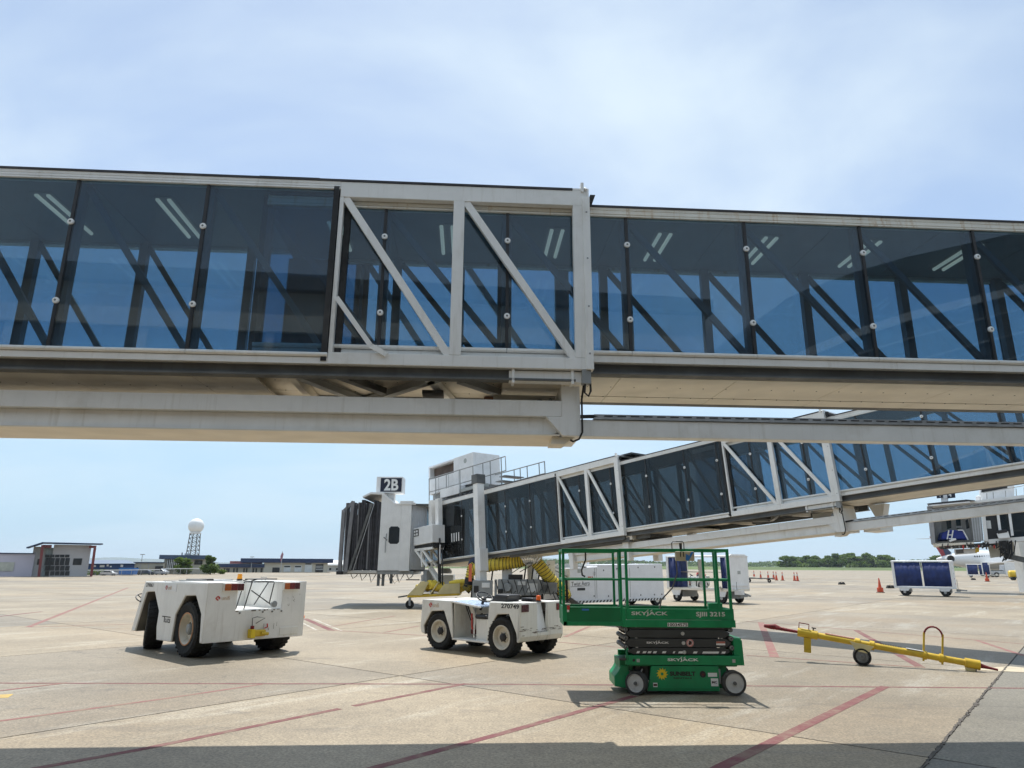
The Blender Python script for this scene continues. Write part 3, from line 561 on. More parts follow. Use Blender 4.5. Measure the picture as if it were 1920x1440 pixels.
# ------------------------------------------------------------------ glazed jet bridges
KB = dict(hb=0., gb=.128, gt=2.15, ht=2.252); KA = dict(hb=.125, gb=.262, gt=1.98, ht=2.10); KC = dict(hb=-.10, gb=-.02, gt=2.27, ht=2.44)
CH = 1.612, .655                                                    # heights of the glass clamps
def frame(x, y, z, yaw, slope, h0=0.):
    a, s = R(yaw), R(slope)
    u = Vector((math.cos(a)*math.cos(s), math.sin(a)*math.cos(s), math.sin(s))); n = Vector((-math.sin(a), math.cos(a), 0)); w = u.cross(n)
    o = Vector((x, y, z))+w*h0
    return Matrix(((u.x, n.x, w.x, o.x), (u.y, n.y, w.y, o.y), (u.z, n.z, w.z, o.z), (0, 0, 0, 1)))
def xprism(poly, a, b): return B().prism(poly, a, b, 'x')
clamp_me = {}
def tunnel(t, L0, L1, o0, o1, seams, K, glass, clamps=True, lights=False, top=white_f, far=True, noskin=None, detail=True, under_to=None, umat=None):
    """one glazed telescoping tunnel section, L0..L1 long, o0..o1 wide; seams = where panes meet; noskin = span without panes (open truss)"""
    hb, gb, gt, ht = K['hb'], K['gb'], K['gt'], K['ht']
    B().box(L0, L1, o0+.03, o1-.03, ht-.012, ht+.022).build('roof', roof_d, t)
    B().box(L0, L1, o0-.012, o0+.03, ht+.002, ht+.026).build('roof_edge', roof_d, t)
    g0, g1 = L0, L1
    if noskin: g0, g1 = (L0, noskin[0]) if noskin[0] > L0 else (noskin[1], L1)
    for sgn, oo in ((1, o0), (-1, o1)):
        q = lambda d: oo+sgn*d
        pr2 = [(q(.08), ht), (q(0), ht), (q(0), ht-.03), (q(.008), ht-.034), (q(.008), ht-.044), (q(-.004), ht-.048), (q(-.004), gt+.034), (q(.008), gt+.030), (q(.008), gt+.022), (q(-.012), gt+.018), (q(-.012), gt-.002), (q(.08), gt-.002)]
        xprism(pr2, g0, g1).build('header', top, t)
        xprism([(q(.06), gb-.058), (q(0), gb-.058), (q(0), hb), (q(.06), hb)], g0, g1).build('skirt', white_f, t)
        xprism([(q(.09), hb-.002), (q(.09), hb-.105), (q(.03), hb-.108), (q(.03), hb-.13), (q(.17), hb-.13), (q(.17), hb-.002)], L0, L1).build('floor_channel', steel_d, t)
    B().box(L0, L1, o0+.1, o1-.1, hb+.02, hb+.07).build('floor', carpet, t)
    B().box(L0, L1, o0+.1, o1-.1, hb+.0, hb+.018).build('subfloor', beige_p, t)
    ls = [g0]+sorted(s for s in seams if g0+.05 < s < g1-.05)+[g1]
    for k, (a, b_) in enumerate(zip(ls[:-1], ls[1:])):
        for sgn, oo in ((1, o0), (-1, o1)):
            q = lambda d: oo+sgn*d
            B().box(a+.007, b_-.007, q(.016), q(.028), gb-.004, gt+.006).build('glass_pane', glass, t)
            xprism([(q(.07), gb), (q(-.018), gb-.004), (q(-.030), gb-.016), (q(-.030), gb-.034), (q(-.016), gb-.050), (q(.07), gb-.056)], a+.004, b_-.004).build('sill', white_f, t)
            if b_-a > .5:
                B().bar((a+.06, q(.13), gt-.04), (b_-.06, q(.13), gb+.02), .05, .072, (0, 0, 1)).build('diagonal_brace', inner_d, t)
        for sgn, oo in ((1, o0), (-1, o1)):
            q = lambda d: oo+sgn*d
            if k:
                B().box(a-.018, a+.018, q(.008), q(.05), gb, gt).build('mullion', black_p, t)
                B().box(a-.055, a+.055, q(.08), q(.17), gb-.02, gt+.02).build('post', inner_d, t)
                if clamps and sgn == 1:
                    for h in CH:
                        o = B().lathe([(.0, .010), (.009, .010), (.011, .016), (.030, .014), (.036, .008), (.036, -.01)], (0, 0, 0), (0, -1, 0), 18).mesh('glass_clamp', clamp_m) if 'c' not in clamp_me else clamp_me['c']
                        clamp_me['c'] = o; inst(clamp_me['c'], 'glass_clamp', t, (a, q(.004), h))
                        if 's' not in clamp_me: clamp_me['s'] = B().lathe([(0, .0165), (.012, .0165), (.013, .010)], (0, 0, 0), (0, -1, 0), 12).mesh('clamp_screw', steel_d)
                        inst(clamp_me['s'], 'clamp_screw', t, (a, q(.004), h))
    # ceiling in panels, with lights across it, and the underside in panels
    step = 1.46; n_ = max(1, round((L1-L0)/step)); st = (L1-L0)/n_
    for k in range(n_):
        a, b_ = L0+k*st, L0+(k+1)*st
        B().box(a+.005, b_-.005, o0+.09, o1-.09, gt+.035, gt+.06).build('ceiling_panel', ceil_m, t)
        if under_to is not None and b_ > under_to: continue_ = True
        else: continue_ = False
        if not continue_: B().box(a+.004, b_-.004, o0+.20, o1-.52, hb-.128, hb-.105).build('underside_panel', umat or beige_p, t)
        if not continue_: B().box(a+.004, b_-.004, o1-.49, o1-.10, hb-.128, hb-.105).build('underside_panel', umat or beige_p, t)
        if lights and k % 1 == 0:
            m_ = a+st*.5
            for d in (-.07, .07): B().tube([(m_+d, o0+.42, gt+.012), (m_+d, o1-.42, gt+.012)], .024, 8).build('light_tube', tube_l, t)
            B().box(m_-.13, m_+.13, o0+.38, o1-.38, gt+.028, gt+.034).build('light_tray', ceil_m, t)
    if detail:
        sc = B()
        for k in range(int(((L1 if under_to is None else under_to-.3)-L0)/.29)):
            for oo in (o0+.62, o1-.50): sc.box(L0+.1+k*.29, L0+.112+k*.29, oo-.006, oo+.006, hb-.132, hb-.127)
        sc.build('screw', black_p, t, kind='stuff')
def truss(t, La, Lm, Lb, o0, o1, K, seal=True, inner=.107):
    "open white frame at the end of a tunnel, where the next smaller one slides in"
    hb, gb, gt, ht = K['hb'], K['gb'], K['gt'], K['ht']
    for sgn, oo in ((1, o0), (-1, o1)):
        q = lambda d: oo+sgn*d; H0, H1 = hb, ht
        ti, bi = ht-.20, hb+.135
        B().box(La, Lb, q(0), q(.085), ti, H1).build('top_rail', white_f, t, .006)
        B().box(La, Lb, q(0), q(.085), H0, bi).build('bottom_rail', white_f, t, .006)
        B().box(La, La+.045, q(.003), q(.08), bi, ti).build('post', white_f, t)
        B().box(Lm-.065, Lm+.065, q(-.002), q(.085), bi, ti).build('post', white_f, t, .004)
        B().box(Lb-.20, Lb-.06, q(-.002), q(.085), bi, ti).build('post', white_f, t, .004)
        B().box(Lb-.085, Lb, q(-.035), q(.095), H0-.005, H1-.10).build('cover_strip', white_f, t, .004)
        for a, b_ in ((La+.06, Lm-.075), (Lm+.08, Lb-.21)):
            B().bar((a, q(.04), ti-.0), (b_, q(.04), bi+.0), .06, .085).build('diagonal', white_f, t)
        if seal: B().box(La-.075, La-.012, q(-.012), q(.10), H0+.03, H1-.07).build('rubber_seal', black_r, t); B().box(La+.05, La+.12, q(.09), q(.14), bi, ti).build('rubber_seal', black_r, t)
        sc = B()
        for h in (.18, .75, 1.35, 1.95): sc.lathe([(0, .005), (.010, .004), (.012, 0)], (Lb-.042, q(-.035), h), (0, -sgn, 0), 8)
        sc.build('bolt', steel_g, t, kind='stuff')
    B().box(Lb-.10, Lb-.065, o0-.02, o0+.06, ht-.02, ht+.10).build('roof_bracket', white_f, t)
    B().box(Lb-.2, Lb+.0, o0+.0, o1, ht+.002, ht+.03).build('roof_strip', white_f, t)
    B().tube([(Lb-.02, o0-.02, ht-.10), (Lb-.02, o0-.02, ht+.01), (Lb-.05, o0-.02, ht+.02), (Lb-.07, o0+.05, ht+.02)], .014, 6).build('cable_loop', white_f, t)
    B().prism([(Lb+.02, ht-.13), (Lb+.05, ht-.13), (Lb+.085, ht-.03), (Lb+.02, ht-.03)], o0+.03, o0+.10).build('seal_clip', black_r, t)
def under(t, La, Lb, Lmin, Lmax, o0, o1, farpost=False, foot=True):
    "lifting beams below the tunnels: heavy flanged beam under the outer one, light beam with a cable tray under the inner one"
    B().box(Lmin, Lb-.34, o0+.22, o0+.98, -.50, -.315).build('lift_beam', white_f, t, .006)
    B().prism([(Lmin, -.70), (Lb-.46, -.70), (Lb-.34, -.66), (Lb-.52, -.502), (Lmin, -.502)], o0+.30, o0+.97).build('lift_beam_web', white_f, t, .006)
    B().box(Lmin, Lb-.36, o0+.24, o0+.99, -.715, -.70).build('lift_beam_flange', beige_p, t)
    B().prism([(Lb-.34, -.14), (Lb-.13, -.14), (Lb-.12, -.72), (Lb-.33, -.72), (Lb-.52, -.503), (Lb-.34, -.503)], o0+.215, o0+.95).build('hanger_post', white_f, t, .006)
    if foot: B().prism([(Lb-.46, -.80), (Lb-.30, -.80), (Lb-.18, -.722), (Lb-.44, -.718)], o0+.30, o0+.60).build('hanger_foot', beige_p, t, .006)
    B().box(Lb-.95, Lb-.12, o0+.06, o0+.18, -.135, -.015).build('end_bracket', white_f, t)
    for x in (Lb-.92, Lb-.25): B().box(x, x+.03, o0+.03, o0+.2, -.16, -.0).build('stiffener', white_f, t)
    if farpost:
        B().prism([(Lb+.05, -.05), (Lb+.45, -.05), (Lb+.35, -.34), (Lb+.16, -.34)], o1-.5, o1-.2).build('far_hanger', white_f, t)
        B().box(Lb+.0, Lb+.4, o0+.9, o1-.2, -.72, -.46).build('far_bracket', white_f, t)
    B().box(Lb-.14, Lmax, o0+.34, o0+.52, -.70, -.505).build('inner_beam', white_f, t, .005)
    B().box(Lb+.05, Lmax, o0+.33, o0+.45, -.50, -.485).build('cable_tray', steel_g, t); B().box(Lb+.05, Lmax, o0+.318, o0+.33, -.50, -.442).build('cable_tray_side', galv, t)
    sm = B().box(-.05, .05, -.003, .003, -.006, .006).mesh('tray_slot', black_p); n_ = min(290, int((Lmax-Lb)/.155))
    for k in range(n_): inst(sm, 'tray_slot', t, (Lb+.22+k*.155, o0+.316, -.462))
    # cross bracing, spacers, rollers under the outer tunnel end
    for (a, oa, b_, ob, m_) in ((Lb-3.35, o0+.2, Lb-2.75, o1-.3, steel_g), (Lb-2.85, o0+.22, Lb-2.45, o1-.9, steel_d), (Lb-2.75, o1-.35, Lb-1.75, o0+.22, steel_g), (Lb-1.85, o0+.25, Lb-1.6, o1-.35, white_f), (Lb-1.5, o0+.3, Lb-.55, o1-.35, steel_g), (Lb-3.4, o1-.32, Lb-.3, o1-.32, steel_d)):
        B().bar((a, oa, -.07), (b_, ob, -.07), .10, .08).build('cross_brace', m_, t)
    B().box(Lb-3.42, Lb-3.34, o0+.2, o1-.2, -.13, -.02).build('cross_member', beige_p, t); B().box(Lb-1.0, Lb-.3, o0+.5, o0+1.3, -.10, -.03).build('slide_plate', beige_p, t); B().box(Lb-1.2, Lb-.45, o0+1.3, o0+1.38, -.16, -.02).build('rust_rail', M('rusty_rail', (.16, .07, .04), .8, var=.3), t)
    B().box(Lb-1.95, Lb-1.7, o0+.55, o0+.80, -.175, -.135).build('vent_grille', steel_d, t)
    B().box(Lb-1.1, Lb-.35, o0+.65, o0+.72, -.33, -.15).build('roller_bracket', beige_p, t); B().cyl((Lb-.55, o0+.60, -.25), (Lb-.55, o0+.76, -.25), .045, n=12).build('roller', galv, t); B().cyl((Lb-.42, o0+.60, -.22), (Lb-.42, o0+.76, -.22), .025, n=10).build('roller', galv, t)
    B().tube([(Lmin, o1-.55, -.26), (Lb-.4, o1-.55, -.26)], .022, 6).build('conduit', steel_d, t); B().tube([(Lb-2.6, o0+.75, -.2), (Lb-1.4, o0+.72, -.21), (Lb-.3, o0+.7, -.2)], .012, 6).build('conduit', steel_d, t)
    B().box(Lb-.13, Lb-.03, o0+.0, o0+.10, -.16, .0).build('junction_box', steel_g, t)
    B().tube([(Lb-.09, o0+.05, -.15), (Lb-.10, o0+.04, -.26), (Lb-.06, o0+.03, -.30), (Lb-.03, o0+.05, -.24), (Lb-.03, o0+.06, -.12)], .012, 6).build('cable', black_r, t)
    B().tube([(Lb-.10, o0+.10, -.16), (Lb-.11, o0+.19, -.3), (Lb-.11, o0+.195, -.5), (Lb-.11, o0+.195, -.68), (Lb-.15, o0+.2, -.76), (Lb-.21, o0+.24, -.78), (Lb-.24, o0+.25, -.76)], .012, 6).build('cable', black_r, t)
    B().tube([(Lb-.12, o0+.30, -.48), (Lb+.0, o0+.33, -.468), (Lb+.10, o0+.34, -.465)], .022, 8).build('cable', black_r, t)

SM = 1.464
t = thing('jet_bridge', 'near jet bridge with blue tinted glass crossing the whole picture overhead', 'jet bridge', group='jet bridges', mat=frame(0, 7.3, 3.834, 3.59, 0))
U1 = t; Wd = 1.83
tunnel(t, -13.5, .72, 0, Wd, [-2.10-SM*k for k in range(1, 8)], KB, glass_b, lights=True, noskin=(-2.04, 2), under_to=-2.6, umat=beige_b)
truss(t, -2.04, -.64, .92, 0, Wd, KB)
tunnel(t, -2.9, 12.5, .107, Wd-.107, [-1.51, -.055]+[1.39+1.474*k for k in range(0, 8)], KA, glass_b, lights=True, top=white_r)
under(t, -2.04, .92, -13.5, 12.5, 0, Wd)
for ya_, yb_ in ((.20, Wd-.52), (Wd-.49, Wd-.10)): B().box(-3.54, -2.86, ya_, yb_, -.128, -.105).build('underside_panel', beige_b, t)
B().bar((-1.985, -.025, .77), (-1.57, -.025, .205), .03, .055).bar((-1.575, -.025, .212), (-1.395, -.025, .11), .03, .055).build('bent_stay', white_f, t)
for oo in (.14, Wd-.24): B().box(-2.96, -2.84, oo, oo+.10, KA['hb'], KA['gt']+.08).build('portal_post', black_p, t)
B().box(-2.96, -2.84, .14, Wd-.14, KA['gt'], KA['gt']+.12).build('portal_head', black_p, t)
B().box(-3.0, -2.3, Wd-.30, Wd-.22, .15, 1.95).build('end_panel', black_p, t)
B().box(-2.9, .9, .5, 1.3, KA['ht']+.026, KA['ht']+.05).build('roof_seam', roof_d, t)
B().box(-3.0, -2.3, .02, .5, KB['ht']+.023, KB['ht']+.05).build('roof_patch', roof_d, t)

t = thing('jet_bridge', 'gate 2B jet bridge sloping down to its dark bellows behind the green lift', 'jet bridge', group='jet bridges', mat=frame(6, 18.8536, 0, -50.8746, 4.3293, 3.019))
U2 = t; o1 = 2.04
tunnel(t, -15.3, -3.75, 0, o1, [-8.12-1.457*k for k in range(0, 6)], KC, glass_d, noskin=(-6.6, 9), detail=False, under_to=-7.2)
truss(t, -6.6, -5.15, -3.64, 0, o1, KC)
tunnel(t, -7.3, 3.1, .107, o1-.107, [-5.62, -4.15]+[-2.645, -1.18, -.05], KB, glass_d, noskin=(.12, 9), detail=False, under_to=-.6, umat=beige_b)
truss(t, .17, 1.62, 3.22, .107, o1-.107, KB)
tunnel(t, -.9, 16.0, .214, o1-.214, [.95, 2.46]+[3.90+1.455*k for k in range(0, 8)], KA, glass_b, detail=False)
under(t, .17, 3.22, -6.6, 16.0, .107, o1-.107, farpost=True)
for k in range(3): B().box(-6.55+k*.9, -6.3+k*.9, .3, 1.7, -.24, -.23).build('underside_rib', steel_d, t)
# drive column, gearbox and wheels
lc = -10.78
B().box(lc-.17, lc+.13, -.50, -.16, -1.15, 2.66).build('lift_column', white_f, t, .01); B().box(lc-.21, lc+.17, -.54, -.12, 2.66, 3.02).build('column_cap', steel_d, t, .01)
B().box(lc-.17, lc+.13, o1+.1, o1+.44, -1.15, 2.66).build('lift_column', white_f, t, .01); B().box(lc-.21, lc+.17, o1+.06, o1+.48, 2.66, 3.02).build('column_cap', steel_d, t, .01)
B().box(lc-.02, lc+.20, -.51, -.12, -.72, .12).build('column_sleeve', cab_w, t, .01)
def wp(X, Y, Z): return (X, Y, Z)
t2 = U2
Yg = 27.0; XG = -1.0
B().box(-1.45, -.70, 26.75, 27.4, .52, 1.14).build('column_foot', steel_g, t2, .02, True)
B().box(-.5, 1.15, 26.7, 27.5, .60, 1.18).build('gearbox', steel_g, t2, .03, True); B().box(1.15, 1.75, 26.8, 27.4, .66, 1.08).build('gearbox_end', steel_g, t2, .03, True)
B().lathe([(0, 0), (.14, 0), (.17, .04), (.17, .34), (.19, .36), (.19, .42)], (-.15, 26.62, .90), (.25, .9, 0), 18).build('drive_motor', steel_g, t2, 0, True)
for k in range(5): B().lathe([(.19, .02+k*.05), (.19, .04+k*.05)], (-.15, 26.62, .90), (.25, .9, 0), 18).build('cooling_rib', steel_g, t2, 0, True)
for x in (-1.35, -.95, .62, 1.02): B().lathe([(.2, -.1), (.42, -.12), (.48, -.06), (.48, .06), (.42, .12), (.2, .1)], (x, 27.35, .48), (1, .25, 0), 24).build('bogie_wheel', tyre, t2, 0, True)
B().box(-1.4, 1.2, 27.15, 27.5, .36, .56).build('axle_beam', steel_d, t2, .02, True)
B().box(-.35, .05, 27.3, 27.45, 1.15, 1.72).build('motor_box', cart_w, t2, .02, True); B().box(-.1, .45, 26.9, 27.2, 1.18, 1.36).build('warning_box', black_p, t2, .02, True)
for k, (x0, x1) in enumerate(((.5, .62), (.8, .9), (1.05, 1.2), (-.75, -.68))): B().tube([(x0, 27.3, 1.15), ((x0+x1)/2, 27.5, 1.5), (x1, 27.8, 1.95)], .03, 6).build('cable', black_r, t2, 0, True)
for k in range(4): B().tube([(1.5+.1*k, 26.9, .9), (1.7+.12*k, 26.7, .42+.05*k), (2.0, 26.8, .5+.06*k), (2.05-.05*k, 27, .95)], .02, 6).build('cable', black_r, t2, 0, True)
B().bar((1.25, 28.6, 1.10), (2.75, 28.3, .15), .12, .16).build('stair_stringer', steel_d, t2, 0, True); B().bar((1.25, 29.2, 1.10), (2.75, 28.9, .15), .1, .12).build('stair_stringer', steel_d, t2, 0, True)
for k in range(6):
    f = (k+.5)/6; B().box(1.25+1.5*f-.10, 1.25+1.5*f+.12, 28.6-.3*f, 29.2-.3*f, 1.12-.95*f, 1.15-.95*f).build('stair_tread', steel_g, t2, 0, True)
for k in range(5): B().bar((1.1+.05*k, 28.4+.2*k, 1.85-.08*k), (2.3+.2*k, 28.5+.1*k, 1.25+.10*k), .03, .05).build('stair_rail', (steel_g, white_f)[k % 2], t2, 0, True)
B().box(1.42, 1.75, 28.0, 28.3, .9, 1.9).build('stair_post', white_f, t2, 0, True)
rn = random.Random(31)
for k in range(9): x = -.6+k*.24; B().tube([(x, 26.66, 1.15+.1*rn.random()), (x+.08, 26.6, .95), (x+.16, 26.62, .62), (x+.3, 26.64, .75+.2*rn.random())], .016, 6).build('cable', black_r, t2, 0, True)
for (x0, x1, z0, z1, m_) in ((.25, .55, .98, 1.12, cab_w), (.62, 1.0, .72, 1.05, cab_w), (-.46, -.3, .70, .84, black_p), (-1.4, -1.22, .7, .95, black_p), (-1.1, -.8, .88, 1.06, cab_w), (1.2, 1.4, .75, 1.0, steel_d)): B().box(x0, x1, 26.66 if x0 > -.6 else 26.72, 26.71 if x0 > -.6 else 26.76, z0, z1).build('inspection_plate', m_, t2, .01, True)
B().box(-1.62, -1.50, 27.0, 27.04, 1.1, 1.75).build('red_white_board', M('orange_red_board', (.7, .16, .08), .5), t2, 0, True)
B().box(-.62, -.52, 26.7, 26.76, .55, 1.18).build('gearbox_rib', steel_g, t2, 0, True)
for k in range(6): x = -.3+k*.32; B().bar((x, 27.6, 1.35+.05*(k % 3)), (x+.55, 27.7, 1.75), .03, .03).build('strut', (steel_d, cab_w)[k % 2], t2, 0, True)
# PCA hose is a thing of its own; equipment box and posts below the cab end
for x in (-14.42, -13.90): B().box(x-.12, x+.12, -.30, -.08, 1.22, 2.52).build('lift_post', white_f, t, .01)
B().box(-15.05, -13.55, -.75, -.12, .62, 1.36).build('control_cabinet', cab_w, t, .015); B().box(-15.02, -14.62, -.765, -.75, 1.0, 1.3).build('meter_panel', black_p, t)
for k in range(4): B().box(-14.98+.18*(k % 2), -14.86+.18*(k % 2), -.775, -.765, 1.03+.13*(k//2), 1.12+.13*(k//2)).build('dial', dec_w, t)
B().prism([(-15.05, .50), (-13.55, .42), (-13.55, .60), (-15.05, .60)], -.7, -.15).build('black_cover', black_r, t)
for oo in (-.68, -.2): B().bar((-15.0, oo, .46), (-14.05, oo, -.32), .09, .09).build('bracket_strut', white_f, t); B().bar((-15.05, oo, .44), (-13.6, oo, .40), .08, .10).build('bracket_arm', white_f, t); B().bar((-14.45, oo, .42), (-13.75, oo, -.15), .08, .08).build('bracket_strut', white_f, t); B().bar((-14.5, oo, .42), (-14.45, oo, -.3), .08, .08).build('bracket_strut', white_f, t)
B().bar((-14.4, -.3, -.35), (-13.5, -.3, -1.15), .2, .12).build('support_leg', white_f, t); B().box(-14.75, -14.45, -.45, -.2, -.9, -.45).build('junction_box', steel_g, t)
for k, x in enumerate((-13.62, -13.50, -13.34)): B().tube([(x, -.42, 1.3-.5*k), (x+.02, -.42, .4), (x, -.40, -.5), (x-.02*k, -.38, -1.25)], .045-.008*k, 8).build('hanging_cable', black_r, t)
B().tube([(-13.42, -.45, .52), (-13.44, -.46, .1), (-13.42, -.45, -.25)], .03, 8).build('white_pipe', cart_w, t)
B().box(-13.85, -12.05, .06, .075, -.0, 2.2).build('dark_film', black_p, t)
for k in range(4): B().box(-13.22+k*.17, -13.16+k*.17, -.022, -.014, .62, .97).build('window_sticker', dec_w, t)
# roof plant
B().box(-15.85, -12.3, .55, 2.0, 3.02, 3.72).build('air_unit', cart_w, t, .01); B().box(-13.8, -12.3, .55, 2.0, 3.72, 4.36).build('air_unit_top', cart_w, t, .01)
hb_ = B(); hb_.box(-15.85, -15.74, .55, 2.0, 3.72, 4.34).box(-15.74, -13.8, .55, 2.0, 4.26, 4.34).box(-15.72, -13.8, 1.9, 2.0, 3.72, 4.24); hb_.build('intake_hood', cart_w, t)
B().box(-15.71, -13.81, .78, 1.89, 3.73, 4.23).build('intake_louvre', M('rusty_dark_louvre', (.10, .07, .055), .8, var=.3), t)
for x in (-15.0, -14.2, -13.4): B().box(x-.008, x+.008, .54, .56, 3.05, 3.7).build('panel_joint', steel_g, t)
B().lathe([(0, .004), (.11, .003), (.11, 0)], (-12.9, .548, 4.08), (0, -1, 0), 16).build('round_sticker', dec_g, t)
B().box(-15.8, -12.4, .75, 1.9, 2.46, 3.02).build('plant_base', steel_g, t); B().box(-14.3, -12.85, .15, .5, 2.62, 2.98).build('cable_box', cart_w, t, .01); B().box(-12.8, -11.2, .2, .5, 2.66, 2.8).build('cable_box_lid', dec_g, t)
def hand(P, nm='roof_railing', r=.022): B().tube(P, r, 6, True).build(nm, steel_g, t)
hand([(-15.3, .22, 2.5), (-15.3, .22, 3.66), (-9.7, .22, 3.62), (-9.7, .22, 3.05), (-15.3, .22, 3.05)])
for x in (-14.75, -13.9, -12.85, -11.9, -11.2, -10.7, -9.98): hand([(x, .22, 2.48), (x, .22, 3.64)], 'railing_post')
hand([(-12.3, 1.72, 3.46), (-9.05, 1.72, 3.44)]); hand([(-12.2, 1.72, 2.96), (-9.05, 1.72, 2.96)])
for x in (-11.9, -11.0, -10.6, -10.15, -9.4, -9.06): hand([(x, 1.72, 2.48), (x, 1.72, 3.44)], 'railing_post')
for k in range(3): B().box(-11.0+k*.25, -10.6+k*.25, .5, 1.5, 2.62+k*.16, 2.65+k*.16).build('roof_step', steel_g, t)
for k in range(7): B().tube([(-12.9+k*.3, .12, 2.47), (-12.8+k*.3, .10, 2.53), (-12.7+k*.3, .12, 2.47)], .03, 6).build('roof_clamp', black_p, t)
B().box(-3.9, -3.3, .3, 1.2, 2.46, 2.52).build('roof_motor', black_p, t)
# cab: world axes, nearly facing the camera
cw = lambda b, nm, m_, bev=0: b.build(nm, m_, t, bev, True)
cw(B().prism([(-5.72, 1.46), (-4.80, 1.46), (-4.80, 4.24), (-5.15, 4.24), (-5.70, 4.73)], 30.2, 30.28), 'cab_wall', cab_w)
cw(B().box(-5.62, -4.8, 30.3, 33.2, 1.40, 1.52), 'cab_floor', steel_d); cw(B().box(-5.62, -5.5, 30.3, 33.2, 1.52, 4.2), 'cab_inner_wall', steel_g); cw(B().prism([(-6.55, 4.60), (-6.2, 4.78), (-5.68, 4.78), (-5.12, 4.30), (-4.2, 4.32), (-4.2, 4.24), (-5.16, 4.24), (-5.72, 4.68), (-6.2, 4.70), (-6.52, 4.53)], 30.18, 33.4), 'cab_roof', cab_w)
cw(B().box(-5.70, -4.82, 33.1, 33.2, 1.46, 4.2), 'cab_wall', cab_w)
dp = [(-5.33+.10, 2.57), (-4.93, 2.57), (-4.85, 2.65), (-4.85, 3.23), (-4.93, 3.31), (-5.23, 3.31), (-5.31, 3.23), (-5.31, 2.65)]
cw(B().prism(dp, 30.185, 30.21), 'cab_window', win_d, .0); cw(B().box(-5.36, -4.82, 30.190, 30.205, 1.50, 4.18), 'cab_door', cab_w)
cw(B().tube([(-5.42, 30.14, 2.2), (-5.42, 30.12, 2.6), (-5.40, 30.14, 3.0)], .02, 6), 'door_handle', steel_g); cw(B().tube([(-5.52, 30.16, 2.85), (-5.36, 30.12, 2.72)], .02, 6), 'handrail', steel_d)
cw(B().box(-4.80, -4.36, 30.1, 30.5, 1.44, 4.24), 'cab_pillar', cab_w, .01); cw(B().box(-4.86, -4.30, 30.05, 30.6, 4.24, 4.40), 'pillar_cap', cab_w, .01)
sl_ = B().box(-.03, .03, -.04, .04, 0, 2.72).mesh('curtain_slat', slat_m)
for k in range(9): o = inst(sl_, 'curtain_slat', t, (-4.31+k*.066, 30.35+k*.05, 1.5), True)
cw(B().box(-4.38, -3.72, 30.5, 32.4, 1.42, 1.5), 'rotunda_floor', steel_d); cw(B().box(-4.4, -3.6, 30.3, 32.6, 4.22, 4.30), 'rotunda_roof', steel_d)
# bellows: folded dark fabric hoops
for k in range(9):
    x = -5.80-k*.165; zt = 4.36+.10*math.sin(k*1.9)-max(0, k-5)*.03; ww = .05 if k % 2 else .085
    yo = .10 if k % 2 else 0.
    lean = -.02*k
    cw(B().prism([(x-.09, 1.46), (x+.08, 1.46), (x+.08+lean*.3, zt), (x-.09+lean*.3, zt)], 30.22+yo, 30.32+yo), 'bellows_fold', bel_d, .03)
    cw(B().box(x-.08, x+.08, 30.32+yo, 32.9, zt-.10, zt-.02), 'bellows_roof_fold', bel_d); cw(B().tube([(x-.05, 30.19+yo, 1.5), (x-.05+lean*.3, 30.19+yo, zt-.02)], .035, 6), 'bellows_rib', bel_g if k in (2, 5, 8) else bel_d)
    cw(B().box(x-.08, x+.08, 32.8, 32.9, 1.46, zt-.05), 'bellows_fold', bel_d)
cw(B().bar((-6.9, 30.12, 1.45), (-6.10, 30.12, 4.30), .05, .10), 'bellows_arm', steel_d); cw(B().bar((-6.75, 30.13, 1.45), (-6.0, 30.13, 4.30), .02, .03), 'bellows_chain', galv)
cw(B().bar((-7.05, 30.1, 1.4), (-6.93, 30.1, 4.38), .12, .14), 'bellows_frame', bel_g); cw(B().prism([(-7.42, 1.36), (-7.26, 1.36), (-7.26, 3.94), (-7.42, 4.02)], 30.15, 30.3), 'bellows_front', bel_g, .02); cw(B().bar((-7.36, 30.3, 3.96), (-6.93, 30.2, 4.36), .10, .12), 'bellows_bow', bel_g)
cw(B().box(-7.40, -7.28, 30.3, 32.9, 3.86, 3.98), 'bumper_bar', bel_g); cw(B().box(-7.4, -7.26, 32.8, 32.95, 1.36, 3.95), 'bellows_front', bel_g); cw(B().box(-7.46, -7.2, 30.1, 33.0, 1.28, 1.42), 'dock_bumper', black_r, .02)
cw(B().box(-7.2, -4.2, 30.25, 33.0, 1.30, 1.44), 'cab_base', steel_g); cw(B().box(-7.0, -5.75, 30.15, 30.3, 1.34, 1.46), 'threshold', M('pale_threshold', (.52, .50, .46), .6), .01)
rn = random.Random(9)
for k in range(7): x = -6.9+k*.4; cw(B().tube([(x, 30.4, 1.32), (x+.1, 30.4, 1.12-.08*(k % 3)), (x+.22, 30.45, 1.2), (x+.3, 30.4, 1.32)], .018, 6), 'cable', black_r)
for x in (-5.75, -5.55, -5.2): cw(B().box(x, x+.10, 30.35, 30.5, .82+.1*(x > -5.3), 1.32), 'sensor_arm', steel_d)
cw(B().tube([(-5.2, 30.4, 1.3), (-5.0, 30.4, .92), (-4.85, 30.4, 1.05), (-4.95, 30.4, 1.3)], .012, 6), 'cable', black_r)
cw(B().box(-3.9, -2.5, 30.6, 31.6, .55, 1.28), 'power_cabinet', cab_w, .03); cw(B().box(-3.75, -3.35, 30.58, 30.62, .98, 1.08), 'cabinet_vent', black_p); cw(B().box(-3.7, -3.0, 30.58, 30.62, .66, .76), 'cabinet_vent', black_p); cw(B().lathe([(.3, 0), (.3, .12), (.2, .22), (0, .22)], (-2.9, 31, 1.34), (0, 0, 1), 18), 'fan_housing', steel_g)
